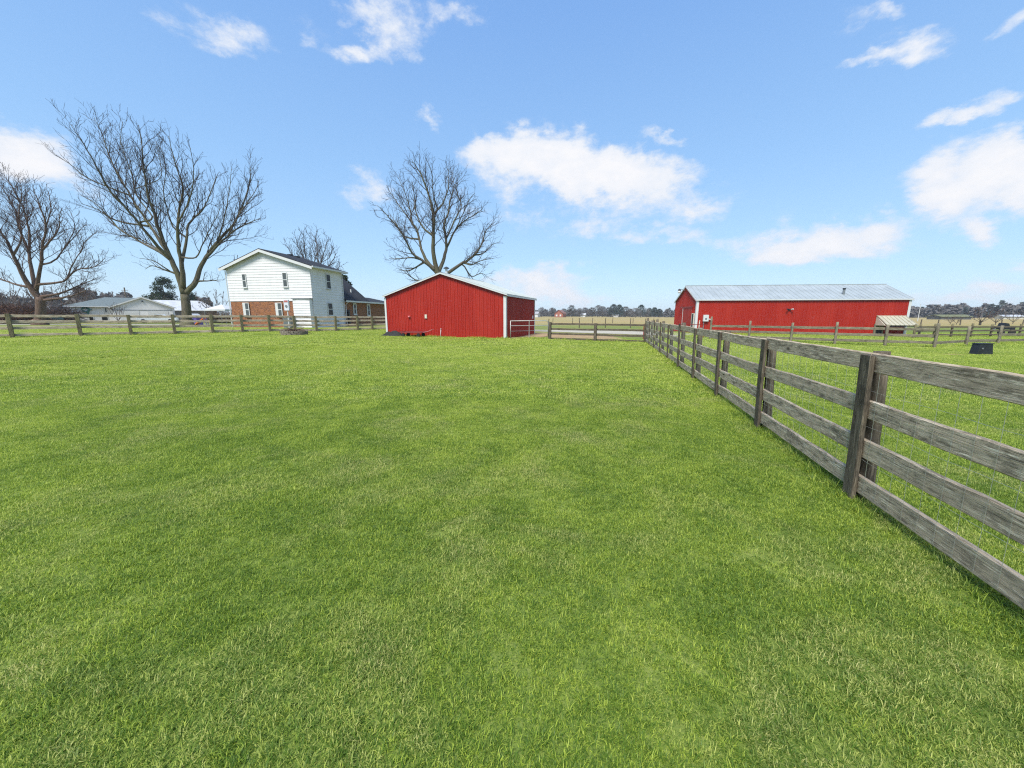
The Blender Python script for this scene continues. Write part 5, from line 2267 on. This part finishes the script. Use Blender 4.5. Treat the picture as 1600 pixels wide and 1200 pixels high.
small_house('distant red brick house with white trimmed gable in the far field', 873, 280, 6.5, 7.5, 2.9, 5.2, R(-25), simple('far_brick', (.3, .1, .06), .8), simple('far_brown_roof', (.2, .1, .08), .8))
small_house('distant white house just right of the small shed', 842, 285, 6, 8, 2.6, 4.0, R(70), M['white'], simple('far_grey_roof', (.3, .3, .32), .8))
small_house('tiny pale building among the far trees between the barns', 915, 320, 2.6, 4, 2.0, 3.0, R(60), M['white'], M['roof_white'])
small_house('tiny pale building at the right of the far tree line', 966, 320, 2.6, 4.5, 1.7, 2.5, R(80), M['white'], M['roof_white'])

# low sheds and bushes at the far right
for (px, dp, w, d, e, r, rz, wm, rm, lb) in ((1506, 170, 6, 13, 1.2, 2.0, R(88), M['darkwall'], simple('mossy_roof', (.12, .13, .06), .9, 0, .3, 1), 'low dark shed with mossy roof far off at right'),
                                             (1592, 190, 4, 9, 1.2, 1.9, R(85), M['cream'], M['roof_white'], 'long low pale roofed shed at the far right edge')):
    h_ = small_house(lb, px, dp, w, d, e, r, rz, wm, rm)
    h_.name = 'low_shed'
    h_['category'] = 'shed'
    del h_['group']
for (px, dp, sc, kd, lb) in ((1535, 72, .52, 1, 'reddish brown bare spreading bush tree left of the pale far shed'), (1558, 74, .42, 1, 'smaller bare bush tree before the pale far shed'),
                             (1487, 78, .27, 1, 'low bare bush left of the reddish spreading one'), (1497, 77, .24, 1, 'lowest bare bush on the far pasture edge'), (1585, 80, .36, 1, 'bare bush at the right edge behind the pasture')):
    t_ = copy_tree(protoB)
    t_.location = place(px, dp)
    t_.scale = (sc * 1.3, sc * 1.3, sc * .9)
    t_.rotation_euler.z = px * .7
    t_['label'] = lb
    t_['group'] = 'bare bushes on the far right pasture'
# weeds along the paddock fence
rr = random.Random(90)
b = MB()
for k in range(500):
    x, y = rr.gauss(0, .45), rr.gauss(0, .12)
    h = rr.uniform(.12, .32) * math.exp(-x * x * 1.5)
    b.tube([(x, y, -.02), (x + rr.uniform(-.05, .05), y, h * .6), (x + rr.uniform(-.12, .12), y + rr.uniform(-.05, .05), h)], [.009, .007, .002], 3, False)
    b.c += [rr.random()] * 9
tag(b.build('weed_clump', leaf_mat('weeds', (.03, .07, .015), (.09, .15, .03)), None, (14.9, 23.2, gz(14.9, 23.2))), 'tuft of taller grass before the fence of the long barn', 'weeds')

# ------------------------------------------------------------------ lawn grass


def grass_patch(size, nbl, h0, h1, wd, seed):
    rng = np.random.default_rng(seed)
    n = nbl
    x = rng.uniform(-size / 2, size / 2, n)
    y = rng.uniform(-size / 2, size / 2, n)
    # clumping
    cx = rng.uniform(-size / 2, size / 2, max(4, n // 26))
    cy = rng.uniform(-size / 2, size / 2, len(cx))
    ct = rng.uniform(0, 1, len(cx))
    idx = rng.integers(0, len(cx), n)
    m = rng.random(n) < .6
    x[m] = cx[idx[m]] + rng.normal(0, size * .022, m.sum())
    y[m] = cy[idx[m]] + rng.normal(0, size * .022, m.sum())
    h = rng.uniform(h0, h1, n) * rng.choice([1, 1, 1, 1.35], n)
    a = rng.uniform(0, 2 * np.pi, n)
    lean = rng.uniform(.55, 2.35, n)
    w = wd * rng.uniform(.6, 1.3, n)
    tone = np.clip(rng.beta(1.25, 1.35, n) * .85 + ct[idx] * .15, 0, 1)
    dx, dy = np.cos(a), np.sin(a)
    px_, py_ = -dy, dx
    l1 = lean * .62
    V = np.zeros((n, 5, 3))
    V[:, 0] = np.stack([x - px_ * w / 2, y - py_ * w / 2, np.full(n, -.01)], 1)
    V[:, 1] = np.stack([x + px_ * w / 2, y + py_ * w / 2, np.full(n, -.01)], 1)
    mx, my, mz = x + dx * h * np.sin(l1) * .55, y + dy * h * np.sin(l1) * .55, h * .55 * np.cos(l1)
    V[:, 2] = np.stack([mx + px_ * w * .42, my + py_ * w * .42, mz], 1)
    V[:, 3] = np.stack([mx - px_ * w * .42, my - py_ * w * .42, mz], 1)
    V[:, 4] = np.stack([mx + dx * h * .55 * np.sin(lean), my + dy * h * .55 * np.sin(lean), mz + h * .5 * np.cos(lean)], 1)
    me = bpy.data.meshes.new('grass_patch')
    base = np.arange(n) * 5
    me.vertices.add(n * 5)
    me.vertices.foreach_set('co', V.reshape(-1))
    loops = np.stack([base, base + 1, base + 2, base + 3, base + 3, base + 2, base + 4], 1).reshape(-1)
    me.loops.add(len(loops))
    me.loops.foreach_set('vertex_index', loops.astype(np.int32))
    me.polygons.add(2 * n)
    st = np.stack([np.arange(n) * 7, np.arange(n) * 7 + 4], 1).reshape(-1)
    me.polygons.foreach_set('loop_start', st.astype(np.int32))
    me.update(calc_edges=True)
    at_ = me.attributes.new('tone', 'FLOAT', 'POINT')
    at_.data.foreach_set('value', np.repeat(tone, 5).astype(np.float32))
    me.materials.append(M['grass'])
    return bpy.data.objects.new('grass_patch', me)


def blocked(x, y):
    """inside a building or on a hard surface"""
    for (o_, a_, w_, d_) in ((SO, SA, SW, SD), (BO, BA, BW, BD), (HO, HA, HW, 18)):
        dx, dy = x - o_[0], y - o_[1]
        lx = dx * math.cos(a_) + dy * math.sin(a_)
        ly = -dx * math.sin(a_) + dy * math.cos(a_)
        if -.05 < lx < w_ + .05 and -.02 < ly < d_ + .05:
            return True
    return False


def lawn(name, label, y0, y1, spacing, patches, seed, limit=None):
    rr_ = random.Random(seed)
    col = bpy.data.collections.new(name + '_patches')
    for p in patches:
        col.objects.link(p)
    v = []
    y = y0
    while y < y1:
        xl = -1.42 * max(y, 1) - 2.5
        xr = 1.42 * max(y, 1) + 2.5
        x = xl
        while x < xr:
            qx_, qy_ = x + rr_.uniform(-.2, .2) * spacing, y + rr_.uniform(-.2, .2) * spacing
            if not blocked(qx_, qy_) and (limit is None or limit(qx_, qy_)):
                v.append((qx_, qy_, gz(qx_, qy_)))
            x += spacing
        y += spacing
    me = bpy.data.meshes.new(name)
    me.from_pydata(v, [], [])
    o = bpy.data.objects.new(name, me)
    COL.objects.link(o)
    tag(o, label, None, None, 'stuff')
    ng = bpy.data.node_groups.new(name, 'GeometryNodeTree')
    ng.interface.new_socket('Geometry', in_out='INPUT', socket_type='NodeSocketGeometry')
    ng.interface.new_socket('Geometry', in_out='OUTPUT', socket_type='NodeSocketGeometry')
    gi, go = ng.nodes.new('NodeGroupInput'), ng.nodes.new('NodeGroupOutput')
    ci = ng.nodes.new('GeometryNodeCollectionInfo')
    ci.inputs['Collection'].default_value = col
    ci.inputs['Separate Children'].default_value = True
    ci.inputs['Reset Children'].default_value = True
    ip = ng.nodes.new('GeometryNodeInstanceOnPoints')
    ip.inputs['Pick Instance'].default_value = True
    rv = ng.nodes.new('FunctionNodeRandomValue')
    rv.data_type = 'FLOAT_VECTOR'
    rv.inputs[0].default_value = (0, 0, 0)
    rv.inputs[1].default_value = (.0, .0, 6.283)
    rs = ng.nodes.new('FunctionNodeRandomValue')
    rs.data_type = 'FLOAT'
    rs.inputs[2].default_value = .8
    rs.inputs[3].default_value = 1.2
    ri = ng.nodes.new('FunctionNodeRandomValue')
    ri.data_type = 'INT'
    ri.inputs[4].default_value = 0
    ri.inputs[5].default_value = len(patches) - 1
    lk = ng.links.new
    lk(gi.outputs[0], ip.inputs['Points'])
    lk(ci.outputs[0], ip.inputs['Instance'])
    lk(ri.outputs[2], ip.inputs['Instance Index'])
    lk(rv.outputs[0], ip.inputs['Rotation'])
    lk(rs.outputs[1], ip.inputs['Scale'])
    lk(ip.outputs[0], go.inputs[0])
    md = o.modifiers.new('grass', 'NODES')
    md.node_group = ng
    return o


def in_grass(x, y):
    # not on the gravel between the barns
    if y > 26.5 and -1 < x < 14 and y > 27.2 + .0 * x:
        return False
    # not beyond the left fence
    if (x + 28.5) * .977 - (y - 21.25) < -1.2 and x < -10:
        return random.Random(int(x * 31 + y * 77)).random() < .45
    return True


NP = [grass_patch(.62, 4600, .014, .036, .003, s) for s in range(5)]
lawn('near_lawn_grass', 'short green and straw tinted lawn grass in the foreground', -.6, 7.5, .36, NP, 1)
MP = [grass_patch(1.0, 4200, .02, .045, .007, 20 + s) for s in range(4)]
lawn('middle_lawn_grass', 'short green lawn grass across the middle of the field', 7.4, 19, .68, MP, 2)
FP = [grass_patch(2.0, 4600, .022, .05, .015, 40 + s) for s in range(4)]
lawn('far_lawn_grass', 'yellow green lawn grass reaching to the barns and fences', 19, 38, 1.35, FP, 3, in_grass)


def edge_grass(name, label, lines, patches, seed, step=.16):
    rr_ = random.Random(seed)
    pts = []
    for (a, c, off) in lines:
        L = math.hypot(c[0] - a[0], c[1] - a[1])
        n = int(L / step)
        for i in range(n):
            t = (i + rr_.random()) / n
            if mnoise.noise(Vector((a[0] + t * L * .8, seed, 0))) < -.25:
                continue
            x = a[0] + (c[0] - a[0]) * t + rr_.gauss(0, off)
            y = a[1] + (c[1] - a[1]) * t + rr_.gauss(0, off)
            pts.append((x, y, gz(x, y)))
    o = lawn(name, label, 0, 0, 1, patches, seed)
    me = bpy.data.meshes.new(name)
    me.from_pydata(pts, [], [])
    o.data = me
    return o


EP = [grass_patch(.24, 150, .04, .095, .004, 60 + s_) for s_ in range(4)]
EP2 = [grass_patch(.4, 160, .07, .17, .012, 70 + s_) for s_ in range(4)]
edge_grass('fence_edge_grass', 'taller untrimmed grass along the foot of the long fence', [(NEAR[0], NEAR[6], .05), (NEAR[0], NEAR[6], .09)], EP, 5, .14)
cS, sS = math.cos(SA), math.sin(SA)
cB, sB = math.cos(BA), math.sin(BA)
S1 = (SO[0] + SW * cS, SO[1] + SW * sS)
edge_grass('wall_edge_grass', 'taller rough grass along fences and barn walls further off',
           [((SO[0] + .1, SO[1] - .12), (S1[0], S1[1] - .12), .04), ((BO[0], BO[1] - .2), (BO[0] + BW * cB, BO[1] + BW * sB - .2), .1),
            (NEAR[6], NEAR[-1], .08), (LP[1], LP[7], .12), (LP[7], LP[-1], .12), ((2.8, 26.4), (8.4, 23.9), .08), ((14.6, 27.4), (22.7, 20.0), .1), ((22.7, 20), (33.2, 24), .1)], EP2, 6, .2)


# ------------------------------------------------------------------ air
zs = [v.co.z for v in bpy.data.objects['ground'].data.vertices]
hz = MB().box(-1310, 1310, -1010, 1510, min(zs) - 1, 34)
m, gg, out = newmat('haze_air')
pv = gg.n('ShaderNodeVolumePrincipled')
pv.inputs['Color'].default_value = (.84, .9, .97, 1)
pv.inputs['Density'].default_value = .0003
gg.put(out.inputs['Volume'], pv.outputs[0])
tag(hz.build('haze', m), 'faint pale blue air haze over the whole farm', None, None, 'stuff')
S.cycles.volume_bounces = 0
